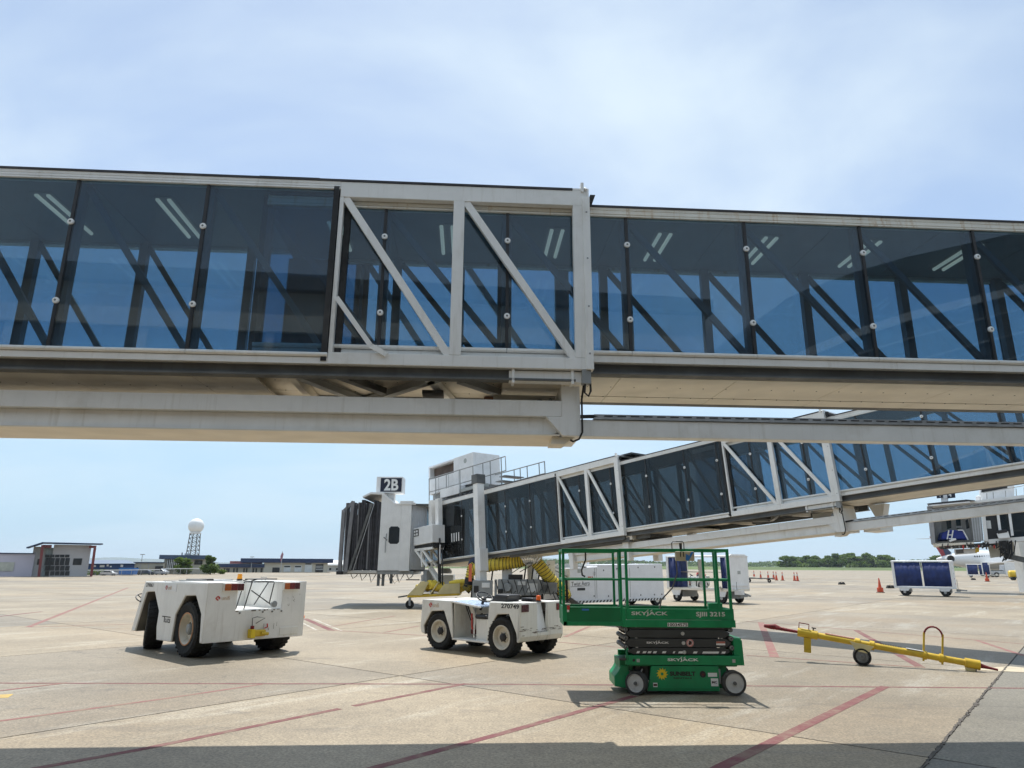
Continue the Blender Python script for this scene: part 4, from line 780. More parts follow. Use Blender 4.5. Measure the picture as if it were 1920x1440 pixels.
# gate sign on a post above the cab
cw(B().box(-5.6, -5.26, 30.9, 31.2, 4.25, 4.82), 'sign_post', cart_w, .02)
sg = B().box(-6.05, -4.88, 30.6, 31.4, 4.80, 5.52).build('gate_sign', cart_w, t, .01, True)
def wtext(body, x, y, z, w, h, m_, par, **k):
    o = text(body, (x, y, z), (1, 0, 0), (0, 0, 1), w, h, m_, None, **k); o.parent = par
    if par.type == 'EMPTY': o.matrix_parent_inverse = par.matrix_basis.inverted()
    return o
fc = B().box(-5.86, -4.92, 30.585, 30.60, 4.85, 5.46).mesh('sign_face', navy_s); f_ = bpy.data.objects.new('sign_face', fc); COL.objects.link(f_); f_.parent = sg
wtext('2B', -5.70, 30.583, 4.90, .64, .52, txt_w, sg, bold=.03)
f2 = bpy.data.objects.new('sign_divider', B().box(-5.40, -5.388, 30.575, 30.584, 4.85, 5.46).mesh('sign_divider', navy_s)); COL.objects.link(f2); f2.parent = sg
# ------------------------------------------------------------------ baggage tractors
def wheel(t, c, r, w, r_rim, rim_mat, steer=0., out=1, hubcol=None, tread=True, ring=None):
    "wheel (tyre) with rim, hub and nuts; c in the thing's own axes, axle along y, out = side the rim faces"
    x, y, z = c; ax = Vector((-math.sin(steer)*out, math.cos(steer)*out, 0)); h = w/2; cc = Vector(c)
    b = B().lathe([(r_rim*.98, -h*.8), (r*.86, -h), (r*.965, -h*.86), (r, -h*.55), (r, h*.55), (r*.965, h*.86), (r*.86, h), (r_rim*1.08, h*.86), (r_rim*.98, h*.7)], cc, ax, 36)
    if tread:
        fx = Vector((ax.y, -ax.x, 0)); n_ = 30
        for k in range(n_):
            a = 2*math.pi*k/n_; d = fx*math.cos(a)+Vector((0, 0, 1))*math.sin(a)
            for s in (-1, 1):
                a2 = a+s*.05; d2 = fx*math.cos(a2)+Vector((0, 0, 1))*math.sin(a2)
                b.bar(cc+ax*(s*h*.10)+d*(r*1.0), cc+ax*(s*h*.90)+d2*(r*.965), .045*r/.5, .030*r/.5, d)
    o = b.build('wheel', tyre, t)
    rb = B().lathe([(r_rim, h*.70), (r_rim*1.05, h*.92), (r_rim*.97, h*.93), (r_rim*.88, h*.62), (r_rim*.80, h*.30), (r_rim*.48, h*.22), (r_rim*.45, h*.40), (0, h*.40)], cc, ax, 32).build('rim', rim_mat, o)
    B().lathe([(r_rim*.34, h*.36), (r_rim*.32, h*.72), (r_rim*.20, h*.80), (0, h*.80)], cc, ax, 18).build('hub', hubcol or steel_d, o)
    fx = Vector((ax.y, -ax.x, 0)); nb = B()
    for k in range(6):
        a = 2*math.pi*k/6; p = cc+(fx*math.cos(a)+Vector((0, 0, 1))*math.sin(a))*r_rim*.40; nb.cyl(p+ax*h*.36, p+ax*h*.52, r_rim*.05, n=6)
    nb.build('wheel_nut', steel_d, o)
    if ring: B().lathe([(r_rim*.97, h*.935), (r_rim*1.02, h*.945), (r_rim*1.06, h*.925)], cc, ax, 32).build('rim_ring', ring, o)
    return o
def logo_unifi(t, org, ux, uy, h, nrm):
    "red angular diamond mark followed by the word"
    o, ux, uy, nn = Vector(org), Vector(ux), Vector(uy), Vector(nrm)
    def P(a, b): return o+ux*(a*h)+uy*(b*h)+nn*.003
    b = B()
    for poly in ([(0, .5), (.5, 1), (.66, .84), (.32, .5), (.5, .32), (.66, .48), (.5, .64), (.62, .76), (.90, .48), (.5, .08)][:],):
        pass
    for q in ([(0, .5), (.42, .95), (.56, .81), (.27, .5)], [(0, .5), (.27, .5), (.56, .19), (.42, .05)], [(.36, .5), (.50, .64), (.78, .64), (1.02, .40), (.88, .26), (.66, .5)], [(.62, .95), (1.0, .58), (.86, .44), (.5, .82)], [(.58, .05), (.72, .19), (.50, .42), (.40, .30)]):
        b.add([P(*p) for p in q], [tuple(range(len(q)))])
    b.build('logo', txt_r, t); text('unifi', o+ux*(1.25*h)+uy*(.14*h), ux, uy, h*1.55, h*.74, txt_t, t, lift=.003)

arch_d = M('shaded_arch_liner', (.16, .15, .13), .8, var=.2)  # cream liner with the shade inside the arches put into its darker colour
C1 = (-4.917, 13.885, 0); A1 = math.radians(138.2)
t = thing('tow_tractor', 'big boxy white tow tractor seen from behind with open notched rear deck and orange beacon', 'tow tractor', C1, A1, 'airport tow tractors')
V1 = t; hw = 1.025
prof = [(0, 1.36), (0, .30), (.10, .30), (.16, .80), (.46, 1.12), (.91, 1.10), (1.25, .74), (1.30, .235), (1.99, .225), (2.06, .47), (2.04, .77), (2.37, 1.14), (2.78, 1.12), (2.90, .86), (3.12, .32), (3.32, .31), (2.92, 1.33)]
for s in (1, -1): B().prism(prof, s*hw, s*(hw-.05)).build('side_panel', tug_w, t, .016)
for s in (1, -1):                                                   # wheel arch liners, and lip of each arch
    for seq in (prof[2:8], prof[9:15]):
        b = B()
        for (xa, za), (xb, zb) in zip(seq[:-1], seq[1:]): b.bar((xa, s*(hw-.19), za), (xb, s*(hw-.19), zb), .32, .012, (0, 0, 1) if abs(xb-xa) > .05 else (1, 0, 0))
        b.build('wheel_arch', arch_d, t)
# rear plate with the notch, y runs to the left: notch from y=.455 to -.495
B().prism([(hw, .30), (hw, 1.36), (.43, 1.36), (.455, .85), (-.50, .85), (-.48, 1.365), (-hw, 1.365), (-hw, .30)], 0, -.02, 'x').build('rear_plate', tug_w, t, .009)
B().box(0, 1.5, -.55, .50, .80, .845).build('deck_floor', tug_w, t); B().box(0, 1.5, .455, .49, .84, 1.33).build('deck_wall', tug_w, t); B().box(0, 1.5, -.535, -.50, .84, 1.33).build('deck_wall', tug_w, t); B().box(1.5, 1.54, -.55, .5, .84, 1.33).build('deck_wall', tug_w, t)
for y0, y1 in ((.455, hw-.01), (-hw+.01, -.5)): B().box(.0, 1.62, y0, y1, 1.335, 1.362).build('deck_top', tug_w, t, .006)
B().prism([(1.54, 1.352), (1.75, 1.352), (2.1, 1.345), (2.1, 1.31), (1.54, 1.32)], -hw+.06, hw-.06).build('deck_top', tug_w, t); B().prism([(2.6, 1.335), (2.91, 1.325), (3.28, .36), (3.22, .36), (2.88, 1.28), (2.6, 1.30)], -hw+.05, hw-.05).build('nose', tug_w, t, .01)
for y0, y1 in ((.75, hw-.05), (-hw+.05, -.75)): B().box(2.05, 2.62, y0, y1, 1.30, 1.335).build('fender_top', tug_w, t)
B().box(.3, 3.1, -.62, .62, .30, .78).build('frame', steel_d, t, .02); B().box(2.0, 2.7, -.7, .7, .78, .92).build('cab_floor', steel_d, t)
B().box(1.85, 2.2, .1, .65, 1.0, 1.12).build('seat', black_p, t, .03); B().box(1.72, 1.86, .1, .65, 1.1, 1.40).build('seat_back', black_p, t, .03)
B().box(2.62, 2.8, .0, .72, 1.15, 1.345).build('dashboard', black_p, t, .02); B().box(2.3, 2.6, -.6, -.1, 1.335, 1.365).build('cover', cart_w, t); B().box(1.2, 1.45, .5, .95, 1.362, 1.385).build('lid', steel_g, t)
st = B(); n_ = 22; cen = Vector((3.12, .93, .985)); ax_ = Vector((-.55, 0, .83)).normalized(); a_ = ax_.orthogonal().normalized(); b_ = ax_.cross(a_)
st.tube([cen+(a_*math.cos(2*math.pi*k/n_)+b_*math.sin(2*math.pi*k/n_))*.155 for k in range(n_+1)], .014, 6, False)
for k in range(3): st.tube([cen-ax_*.05, cen+(a_*math.cos(2.1*k)+b_*math.sin(2.1*k))*.155], .010, 5)
st.tube([cen-ax_*.05, cen-ax_*.35], .02, 6); st.build('steering_wheel', black_p, t)
wheel(t, (.80, .80, .50), .505, .40, .285, rim_w, 0, 1, steel_g, True, M('orange_ring', (.55, .25, .10), .5)); wheel(t, (.80, -.80, .50), .505, .40, .285, rim_w, 0, -1)
wheel(t, (2.68, .80, .47), .47, .36, .27, rim_w, R(-20), 1); wheel(t, (2.68, -.74, .47), .47, .36, .27, rim_w, R(-20), -1)
# lights on the rear plate
for y1, y0 in ((.75, .35), (-.49, -.85)):
    hs = B().box(-.07, -.02, y0, y1, 1.205, 1.345).build('light_housing', tug_w2, t, .006); w3 = (y1-y0-.02)/3
    for k in range(3): B().box(-.082, -.07, y0+.01+k*w3, y0+.01+(k+1)*w3-.006, 1.215, 1.335).build('light_lens', (maroon, red_l, amb_l)[k if y1 < 0 else k], hs, .004)
    if y1 < 0: pass
text('270063', (2.84, hw+.001, 1.225), (-1, 0, 0), (0, 0, 1), .37, .075, txt_k, t, bold=.02)
B().box(1.33, 1.88, hw, hw+.008, 1.165, 1.30).build('name_plate', cart_w, t); logo_unifi(t, (1.84, hw+.008, 1.18), (-1, 0, 0), (0, 0, 1), .105, (0, 1, 0))
logo_unifi(t, (-.021, .875, 1.03), (0, -1, 0), (0, 0, 1), .10, (-1, 0, 0))
# large stencilled letters on the side
Lx = lambda d: 1.83-d; z0 = .575; hh = .115
for bars in ([(0, hh-.018, .39, hh), (.10, 0, .125, hh-.017)], [(.15, 0, .17, .075), (.15, 0, .245, .018), (.225, 0, .245, .075)], [(.275, 0, .295, .075), (.275, 0, .385, .018), (.365, .0, .385, .05), (.33, .034, .385, .05), (.275, .06, .385, .075)]):
    lt = B()
    for a, b, c, d in bars: lt.box(Lx(a), Lx(c), hw+.001, hw+.004, z0+b, z0+d)
    lt.build('lettering', txt_k, t)
# hitch
sb = B(); rn = random.Random(14)
for k in range(9): y = rn.gauss(-.35, .16); z = rn.gauss(.42, .07); sb.box(-.023, -.0215, y, y+rn.uniform(.003, .008), z, z+rn.uniform(.02, .10))
for k in range(8): y = rn.uniform(-.98, -.55); z = rn.uniform(.9, 1.18); sb.bar((-.0225, y, z), (-.0225, y+rn.uniform(-.05, .05), z+rn.uniform(-.04, .04)), .003, .004)
for k in range(10): y = rn.uniform(-.5, .45); sb.box(-.0235, -.0215, y, y+rn.uniform(.02, .10), rn.uniform(.815, .835), .846)
sb.build('scrape_mark', M('grease_scrape', (.26, .23, .20), .9, var=.4), t, kind='stuff')
B().box(-.16, -.02, .08, .17, .34, .50).build('hitch_jaw', sun_y, t, .01); hb2 = B().box(-.12, -.02, -.16, .08, .36, .48).build('hitch_block', yellow, t, .02); B().cyl((-.10, .125, .46), (-.10, .125, .56), .035, n=10).build('hitch_pin', darkred, t)
B().tube([(-.1, .13, .56), (-.1, .14, .70), (-.1, .05, .72), (-.1, -.12, .69), (-.1, .06, .60)], .008, 6).build('hitch_handle', steel_d, t); B().tube([(-.06, -.15, .5), (-.08, -.2, .52), (-.06, -.2, .58)], .014, 6).build('hitch_lever', redm, t); B().cyl((-.13, -.05, .42), (-.13, -.2, .40), .03, n=8).build('hitch_bolt', yellow, t)
# wire rack and lamp standing in the open deck
rk = B()
for p, q in (((.28, .30, .85), (.35, .14, 1.36)), ((.12, .22, .85), (.12, .10, 1.36)), ((.12, .10, 1.2), (.10, -.32, .93)), ((.7, -.30, .9), (.5, -.46, 1.34)), ((.2, -.35, .95), (.2, -.42, 1.34)), ((.35, .14, 1.36), (.12, .10, 1.36))): rk.tube([p, q], .011, 6)
rk.tube([(.12, .12, 1.38), (.12, .0, 1.41), (.12, -.42, 1.41)], .012, 6); rk.tube([(.45, .12, 1.38), (.45, 0, 1.41), (.45, -.42, 1.41)], .012, 6); rk.build('rack', black_p, t)
B().box(.14, .43, -.38, .02, 1.345, 1.372).build('rack_tray', galv, t); B().box(.10, .46, -.42, .08, 1.40, 1.418).build('rack_top', black_p, t)
B().lathe([(0, 0), (.055, 0), (.06, .02), (.06, .07), (0, .08)], (.06, -.35, .93), (-1, 0, .1), 16).build('work_lamp', steel_g, t)
B().cyl((.6, .25, .846), (.6, .25, .86), .05, n=12).build('deck_cap', steel_d, t)
B().cyl((1.65, -.42, 1.352), (1.65, -.42, 1.385), .06, n=14).build('beacon_base', black_p, t); B().cyl((1.65, -.42, 1.385), (1.65, -.42, 1.49), .055, .045, n=16).build('beacon', emis('amber_beacon', (.85, .33, .02), .0), t)
B().tube([(1.3, -.75, 1.36), (1.3, -.72, 1.42), (1.3, -.86, 1.42), (1.3, -.83, 1.36)], .008, 5).build('handle', steel_g, t)
B().lathe([(.0, .0), (.10, .0), (.11, .02), (.055, .18), (.05, .34), (.03, .36), (0, .36)], (.25, -hw-.06, .62), (0, 0, 1), 16).build('orange_canister', orange, t); B().box(.18, .3, -hw-.10, -hw, .60, .62).build('bracket', black_p, t)
B().prism([(-.022, .34), (-.028, .36), (-.028, .48), (-.022, .5)], -.5, -.9).build('scuff_plate', tug_w2, t)
for k in range(4): B().cyl((-.022, .37+.0*k, .80) if k == 0 else (-.022, .1-.2*k, .80), (-.04, .37, .80) if k == 0 else (-.04, .1-.2*k, .80), .016, n=8).build('latch_bolt', steel_d, t)

C2 = (.612, 13.944, 0); A2 = math.radians(137.0)
t = thing('tow_tractor', 'small scuffed white tow tractor with open driver step and cream wheels beside the green lift', 'tow tractor', C2, A2, 'airport tow tractors')
V2 = t; hw = .635
rear = [(-.0, 1.02), (0, .38), (.04, .30), (.08, .30), (.11, .46), (.30, .80), (.61, .78), (.81, .51), (.86, .28), (.90, .27), (.83, 1.0)]
front = [(1.93, .985), (1.86, .26), (1.90, .26), (2.0, .48), (2.16, .78), (2.56, .75), (2.79, .45), (2.76, .28), (2.86, .30), (2.90, .40), (2.87, .97), (2.84, .985)]
for s in (1, -1):
    B().prism(rear, s*hw, s*(hw-.04)).build('rear_side_panel', tug_w2, t, .016); B().prism(front, s*hw, s*(hw-.04)).build('front_side_panel', tug_w2, t, .016)
    for seq in (rear[3:9], front[2:8]):
        b = B()
        for (xa, za), (xb, zb) in zip(seq[:-1], seq[1:]): b.bar((xa, s*(hw-.15), za), (xb, s*(hw-.15), zb), .26, .012, (0, 0, 1) if abs(xb-xa) > .05 else (1, 0, 0))
        b.build('wheel_arch', arch_d, t)
B().box(.9, 1.9, -hw, -hw+.04, .26, .98).build('side_panel', tug_w2, t, .008)
# rear plate, split by a vertical channel: l=.53..82 from the left edge
yl, yr = hw-.50, hw-.80
for y0, y1 in ((yl, hw), (-hw, yr)): B().prism([(-.0, 1.015), (-.0, .40), (.06, .30), (.10, .30), (.06, 1.015)], y0, y1).build('rear_plate', tug_w2, t, .02)
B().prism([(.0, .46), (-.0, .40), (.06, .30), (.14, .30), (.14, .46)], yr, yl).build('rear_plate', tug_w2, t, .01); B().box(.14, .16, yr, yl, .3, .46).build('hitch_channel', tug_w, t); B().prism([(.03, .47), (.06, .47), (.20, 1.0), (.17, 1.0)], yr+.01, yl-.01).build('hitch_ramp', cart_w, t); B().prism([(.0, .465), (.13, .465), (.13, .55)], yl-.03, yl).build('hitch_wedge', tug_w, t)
B().box(0.02, .82, yl, hw-.02, .985, 1.012).build('rear_deck', tug_w, t, .006); B().box(0.02, .82, -hw+.02, yr, .985, 1.012).build('rear_deck', tug_w, t, .006); B().box(.58, .82, yr, yl, .985, 1.012).build('rear_deck', tug_w, t); B().box(.8, .84, -hw+.03, hw-.03, .3, .99).build('bulkhead', tug_w2, t); B().box(1.9, 2.86, -hw+.02, hw-.02, .955, .98).build('hood', tug_w, t, .006); B().prism([(2.82, .97), (2.88, .965), (2.9, .40), (2.84, .32)], -hw+.03, hw-.03).build('nose', tug_w2, t, .01); B().box(1.88, 1.92, -hw+.03, hw-.06, .26, .97).build('bulkhead', tug_w2, t)
B().box(.84, 1.9, -hw+.03, hw-.01, .225, .262).build('step_floor', tug_w, t, .006); B().box(.9, 1.86, -.06, -.02, .26, .93).build('tunnel_wall', tug_w2, t); B().box(.9, 1.86, -hw+.05, -.06, .85, .95).build('battery_cover', tug_w2, t, .01)
B().box(.2, 2.7, -.40, -.08, .28, .72).build('frame', steel_d, t, .02); B().box(.2, .78, -.3, .3, .28, .7).build('rear_axle', steel_d, t, .02); B().box(2.0, 2.7, -.3, .3, .28, .7).build('front_axle', steel_d, t, .02)
B().prism([(1.93, .985), (1.12, .915), (1.12, .885), (1.93, .945)], .0, hw-.03).build('dashboard', print_b, t, .004); B().prism([(1.94, .98), (1.10, .905), (1.10, .875), (1.94, .95)], hw-.05, hw+.0).build('dashboard_edge', tug_w, t)
st = B(); cen = Vector((1.24, .36, 1.075)); ax_ = Vector((-.5, .15, .85)).normalized(); a_ = ax_.orthogonal().normalized(); b_ = ax_.cross(a_)
st.tube([cen+(a_*math.cos(2*math.pi*k/24)+b_*math.sin(2*math.pi*k/24))*.17 for k in range(25)], .014, 6, False)
for k in range(3): st.tube([cen-ax_*.06, cen+(a_*math.cos(2.1*k)+b_*math.sin(2.1*k))*.17], .012, 5)
st.tube([cen-ax_*.05, cen-ax_*.3], .03, 8); st.lathe([(0, 0), (.05, -.02), (.06, -.05), (.0, -.08)], cen, ax_, 12); st.build('steering_wheel', black_p, t)
B().bar((1.6, .4, .93), (1.35, .3, .30), .07, .07).build('steering_column', tug_w2, t); B().box(1.0, 1.32, .1, .55, .66, .74).build('seat', black_p, t, .03); B().box(.98, 1.3, .14, .52, .26, .66).build('seat_box', tug_w2, t, .01); B().prism([(.90, 1.0), (.48, 1.0), (.42, 1.14), (.78, 1.15)], .14, .52).build('back_rest', black_p, t, .03)
B().tube([(1.45, .5, .75), (1.42, .52, .5), (1.4, .5, .40)], .018, 6).build('brake_lever', redm, t); B().box(1.33, 1.45, .47, .53, .36, .45).build('pedal', maroon, t, .01); B().tube([(1.33, .54, .7), (1.33, .55, .3)], .014, 6).build('grab_bar', tug_w, t)
for k in range(4): B().tube([(1.8, .2+.05*k, .9), (1.6+.03*k, .3, .75-.05*k), (1.4, .25, .62+.04*k)], .014, 5).build('hose', black_r, t)
for x, y, st_ in ((.49, .52, 0), (.49, -.52, 0), (2.33, .50, R(4)), (2.33, -.50, R(4))): wheel(t, (x, y, .365), .372, .25, .215, rim_w, st_, 1 if y > 0 else -1, black_p)
for y0, y1 in ((hw-.23, hw-.03), (-hw+.03, -hw+.20)): B().box(-.016, -.0, y0, y1, .845, .975).build('rear_light', maroon, t, .004); B().box(-.02, -.016, y0+.12*(y0 > 0), y1-.08*(y0 > 0), .855, .965).build('light_lens', red_l, t)
text('270749', (.50, hw+.001, .90), (-1, -.0, 0), (0, 0, 1), .47, .085, txt_k, t, bold=.03)
logo_unifi(t, (2.64, hw+.001, .82), (-1, 0, 0), (0, 0, 1), .115, (0, 1, 0))
B().cyl((.18, -.1, 1.01), (.18, -.1, 1.03), .06, n=14).build('beacon_base', black_p, t); B().lathe([(.045, 0), (.05, .02), (.045, .09), (.0, .10)], (.18, -.1, 1.03), (0, 0, 1), 16).build('beacon', M('orange_red_lens', (.85, .14, .02), .3), t); B().box(.3, .6, -.3, -.05, 1.01, 1.07).build('tool_tray', black_p, t, .01)
sb = B(); rn = random.Random(4)
for k in range(36): y = rn.uniform(-hw+.03, hw-.03); z = rn.gauss(.50, .03); sb.box(-.003, .004, y, y+rn.uniform(.02, .13), z, z+rn.uniform(.003, .010))
sb.build('scrape_mark', M('rusty_scrape', (.09, .045, .025), .9, var=.4), t, kind='stuff')

# a third tractor far off, seen through the open baggage cart
c3 = copy_thing(V2, (14.6, 52.3, 0), R(172), 'distant white tow tractor seen through the open baggage cart'); B().prism([(.55, 1.03), (.85, 1.03), (.8, 1.25), (.6, 1.25)], -.2, .2).build('cool_box', redm, c3, .02)

# ------------------------------------------------------------------ green scissor lift (near face y = 10.05)
t = thing('scissor_lift', 'green scissor lift standing lowered with its deck extension pulled out to the left', 'scissor lift', (2.38, 10.42, 0)); LF = t
def X_(v): return v-2.38
y0, y1 = -.37, .37
gb = lambda xa, xb, ya, yb, za, zb, nm, m_=green, bev=.004, par=None: B().box(X_(xa), X_(xb), ya, yb, za, zb).build(nm, m_, par or t, bev)
# chassis
for s in (-1, 1): B().box(X_(1.59), X_(3.17), s*.375, s*.32, .382, .504).build('chassis_rail', green, t, .006)
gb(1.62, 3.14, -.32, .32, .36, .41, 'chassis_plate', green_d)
for s, nm in ((-1, 'door'), (1, 'door')): B().prism([(X_(1.875), .05), (X_(2.866), .05), (X_(2.866), .372), (X_(1.94), .372), (X_(1.91), .2)], s*.36, s*.30).build('side_door', green, t, .006)
gb(1.9, 2.84, -.35, -.365, .075, .08, 'door_crease', green_d, 0); gb(1.95, 2.85, -.29, .29, .06, .37, 'battery_tray', arm_m, 0)
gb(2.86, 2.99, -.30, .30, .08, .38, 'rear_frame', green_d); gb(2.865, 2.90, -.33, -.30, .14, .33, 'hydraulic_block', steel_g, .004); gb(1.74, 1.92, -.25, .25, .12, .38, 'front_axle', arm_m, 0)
B().prism([(X_(1.44), .09), (X_(1.60), .07), (X_(1.66), .18), (X_(1.64), .36), (X_(1.54), .37), (X_(1.50), .29), (X_(1.44), .22)], -.275, .275).build('front_guard', green, t, .012)
B().box(X_(1.52), X_(1.70), -.26, .26, .30, .44).build('front_bracket', green_d, t, .01); gb(1.50, 1.60, -.38, -.30, .44, .47, 'tie_down', arm_m); B().tube([(X_(1.62), -.38, .44), (X_(1.60), -.39, .55), (X_(1.62), -.37, .60)], .012, 6).build('hook', green_d, t)
def solid_wheel(x, y, r, steer):
    ax = Vector((math.sin(steer), -math.cos(steer), 0)); cc = Vector((X_(x), y, r))
    o = B().lathe([(r*.80, -.06), (r*.97, -.06), (r, -.05), (r, .05), (r*.97, .06), (r*.80, .06)], cc, ax, 36).build('wheel', M('scuffed_black_tyre', (.05, .05, .05), .8, var=.3, scale=12, dirt=.6, dcol=(.16, .15, .13)) if 'sbt' not in globals() else sbt, t)
    B().lathe([(r*.80, .052), (r*.76, .060), (r*.70, .045), (r*.25, .040), (r*.22, .05), (0, .05)], cc, ax, 30).build('rim', rim_g, o); B().lathe([(r*.16, .05), (r*.14, .075), (0, .078)], cc, ax, 12).build('hub', steel_d, o)
sbt = M('scuffed_black_tyre', (.05, .05, .05), .8, var=.3, scale=12, dirt=.6, dcol=(.16, .15, .13))
solid_wheel(1.735, -.34, .150, R(-30)); solid_wheel(1.735, .34, .150, R(-30)); solid_wheel(3.06, -.36, .160, 0); solid_wheel(3.06, .36, .160, 0)
B().tube([(X_(1.80), -.30, .36), (X_(1.86), -.30, .30), (X_(1.83), -.28, .22), (X_(1.90), -.28, .16)], .014, 6).build('hydraulic_hose', black_r, t); B().tube([(X_(1.78), -.28, .38), (X_(1.83), -.30, .33), (X_(1.80), -.3, .27)], .012, 6).build('hydraulic_hose', galv, t)
gb(1.885, 1.95, -.33, -.30, .10, .18, 'reflector_plate', dec_w, 0)
# scissor arms
rows = [(.515, .600, 1.64, 3.04), (.610, .722, 1.60, 3.07), (.735, .840, 1.61, 3.06), (.846, .874, 1.66, 3.04)]
for k, (za, zb, xa, xb) in enumerate(rows):
    zm = (za+zb)/2; e = .07 if k < 3 else .02
    for s in (-1, 1): B().prism([(X_(xa), zm-.012), (X_(xa+e), za), (X_(xb-e), za), (X_(xb), zm-.012), (X_(xb), zm+.012), (X_(xb-e), zb), (X_(xa+e), zb), (X_(xa), zm+.012)], s*.335, s*.275).build('scissor_arm', arm_m, t, .004)
    for s in (-1, 1): B().prism([(X_(xa+.02), zm-.03), (X_(xb-.02), zm-.03), (X_(xb-.02), zm+.02), (X_(xa+.02), zm+.02)], s*.25, s*.20).build('inner_arm', arm_m, t)
for z in (.607, .728, .843):
    for x in (1.605, 3.075):
        B().cyl((X_(x), -.345, z), (X_(x), .345, z), .034, n=14).build('arm_pin', steel_d, t); B().lathe([(.018, .004), (.022, .0)], (X_(x), -.347, z), (0, -1, 0), 10).build('pin_end', galv, t)
for x, z in ((2.405, .79), (2.41, .665), (2.415, .545)): B().lathe([(0, .012), (.012, .012), (.014, .008), (.022, .008), (.026, .0)], (X_(x), -.335, z), (0, -1, 0), 16).build('centre_pin', rim_g, t)
for x, z in ((1.74, .874), (1.74, .727), (1.745, .604), (2.93, .727)): gb(x, x+.028, -.338, -.30, z-.004, z+.008, 'wear_pad', galv, 0)
hz = [(1.745, 1.80), (1.83, 1.89), (1.90, 1.96), (1.975, 2.035), (2.10, 2.165), (2.25, 2.29), (2.325, 2.385+.03), (2.53, 2.60), (2.66, 2.90), (2.925, 2.99)]
for xa, xb in hz: B().prism([(X_(xa), .530), (X_(xb-.015), .530), (X_(xb), .557), (X_(xa+.015), .557)], -.337, -.3355).build('hazard_stripe', dec_w, t)
# guard and ladder box
B().prism([(X_(3.10), .40), (X_(3.235), .375), (X_(3.225), .705), (X_(3.105), .735)], -.34, -.30).build('ladder_side', green, t, .004); gb(3.10, 3.225, -.30, .3, .70, .73, 'ladder_step', green); gb(3.12, 3.23, -.28, .28, .37, .40, 'ladder_step', green); B().box(X_(3.09), X_(3.11), -.3, .3, .38, .72).build('ladder_back', green_d, t)
# platform and extension deck
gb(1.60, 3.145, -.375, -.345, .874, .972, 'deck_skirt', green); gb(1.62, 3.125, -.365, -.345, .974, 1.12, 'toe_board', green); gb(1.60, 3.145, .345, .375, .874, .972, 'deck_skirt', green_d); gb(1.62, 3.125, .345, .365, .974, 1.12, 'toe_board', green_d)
gb(3.11, 3.14, -.345, .345, .876, 1.12, 'deck_end', green_d); gb(1.6, 3.11, -.345, .345, .90, .935, 'deck_floor', M('chequer_deck', (.10, .12, .11), .6, .3, var=.2, scale=30))
gb(.74, 1.60, -.355, -.335, .886, .945, 'extension_rail', green); gb(.785, 1.56, -.345, -.330, .945, 1.125, 'extension_toe_board', green_d, 0); gb(.74, .79, -.355, -.33, .886, 1.14, 'extension_post', green); gb(.74, 1.58, -.356, -.33, 1.122, 1.14, 'extension_lip', green)
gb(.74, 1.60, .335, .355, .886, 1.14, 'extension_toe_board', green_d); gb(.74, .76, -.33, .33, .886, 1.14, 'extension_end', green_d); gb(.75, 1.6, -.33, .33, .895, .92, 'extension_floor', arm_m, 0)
gb(1.56, 1.615, -.37, -.33, .876, 1.13, 'latch_post', green)
def post(x, y, za, zb, w=.038, par=None): return B().box(X_(x)-w/2, X_(x)+w/2, y-w/2, y+w/2, za, zb).build('rail_post', green, t, .004)
def rail(xa, xb, y, z, w=.034, nm='guard_rail', hz_=.036): return B().box(X_(xa), X_(xb), y-w/2, y+w/2, z-hz_/2, z+hz_/2).build(nm, green, t, .004)
for y in (-.345, .345):
    for x in (.748, 1.56, 1.645, 2.935, 3.105): post(x, y*(.96 if x < 1.6 else 1), .94 if x < 1.6 else 1.1, 1.93, .034 if y > 0 else .038)
    rail(.73, 1.585, y*.96, 1.913, .04, hz_=.05); rail(1.545, 3.125, y, 1.925); rail(.75, 1.58, y*.96, 1.512, .026, hz_=.028); rail(1.645, 3.1, y, 1.512, .026, hz_=.03)
for x in (.748, 3.105):
    for z in (1.915, 1.512): B().box(X_(x)-.017, X_(x)+.017, -.34, .34, z-.017, z+.017).build('end_rail', green, t, .004)
B().tube([(X_(.79), -.33, 1.5), (X_(.80), -.33, 1.2)], .02, 6).build('manual_tube', black_p, t)
gb(2.79, 2.985, -.36, -.27, 1.10, 1.20, 'document_box', green, .008)
cb2 = gb(2.353, 2.622, -.40, -.33, 1.772, 1.905, 'control_box', sand_b, .01)
B().prism([(X_(2.50), 1.776), (X_(2.535), 1.776), (X_(2.615), 1.90), (X_(2.58), 1.90)], -.403, -.401).build('blue_stripe', dec_b, cb2); B().prism([(X_(2.50), 1.87), (X_(2.54), 1.85), (X_(2.54), 1.80), (X_(2.49), 1.78)], -.4035, -.4005).build('blue_stripe', dec_b, cb2)
for x in (2.415, 2.46): B().box(X_(x), X_(x+.012), -.404, -.40, 1.83, 1.90).build('strap', black_p, cb2)
B().tube([(X_(2.315), -.36, 1.93), (X_(2.312), -.36, 2.02), (X_(2.33), -.36, 2.043), (X_(2.47), -.36, 2.043), (X_(2.487), -.36, 2.02), (X_(2.487), -.36, 1.93)], .007, 6).build('control_hoop', black_p, cb2); B().cyl((X_(2.44), -.36, 1.93), (X_(2.44), -.36, 2.02), .018, .022, 12).build('joystick', black_p, cb2)
B().tube([(X_(2.36), -.37, 1.77), (X_(2.37), -.36, 1.6), (X_(2.29), -.35, 1.40), (X_(2.13), -.34, 1.24), (X_(2.08), -.33, 1.05)], .011, 6).build('coil_cable', steel_d, t)
B().tube([(X_(1.07), -.33, 1.90), (X_(1.07), -.33, 1.78), (X_(1.01), -.32, 1.64), (X_(1.02), -.31, 1.57), (X_(1.06), -.3, 1.55)], .013, 6).build('dangling_hose', black_r, t)
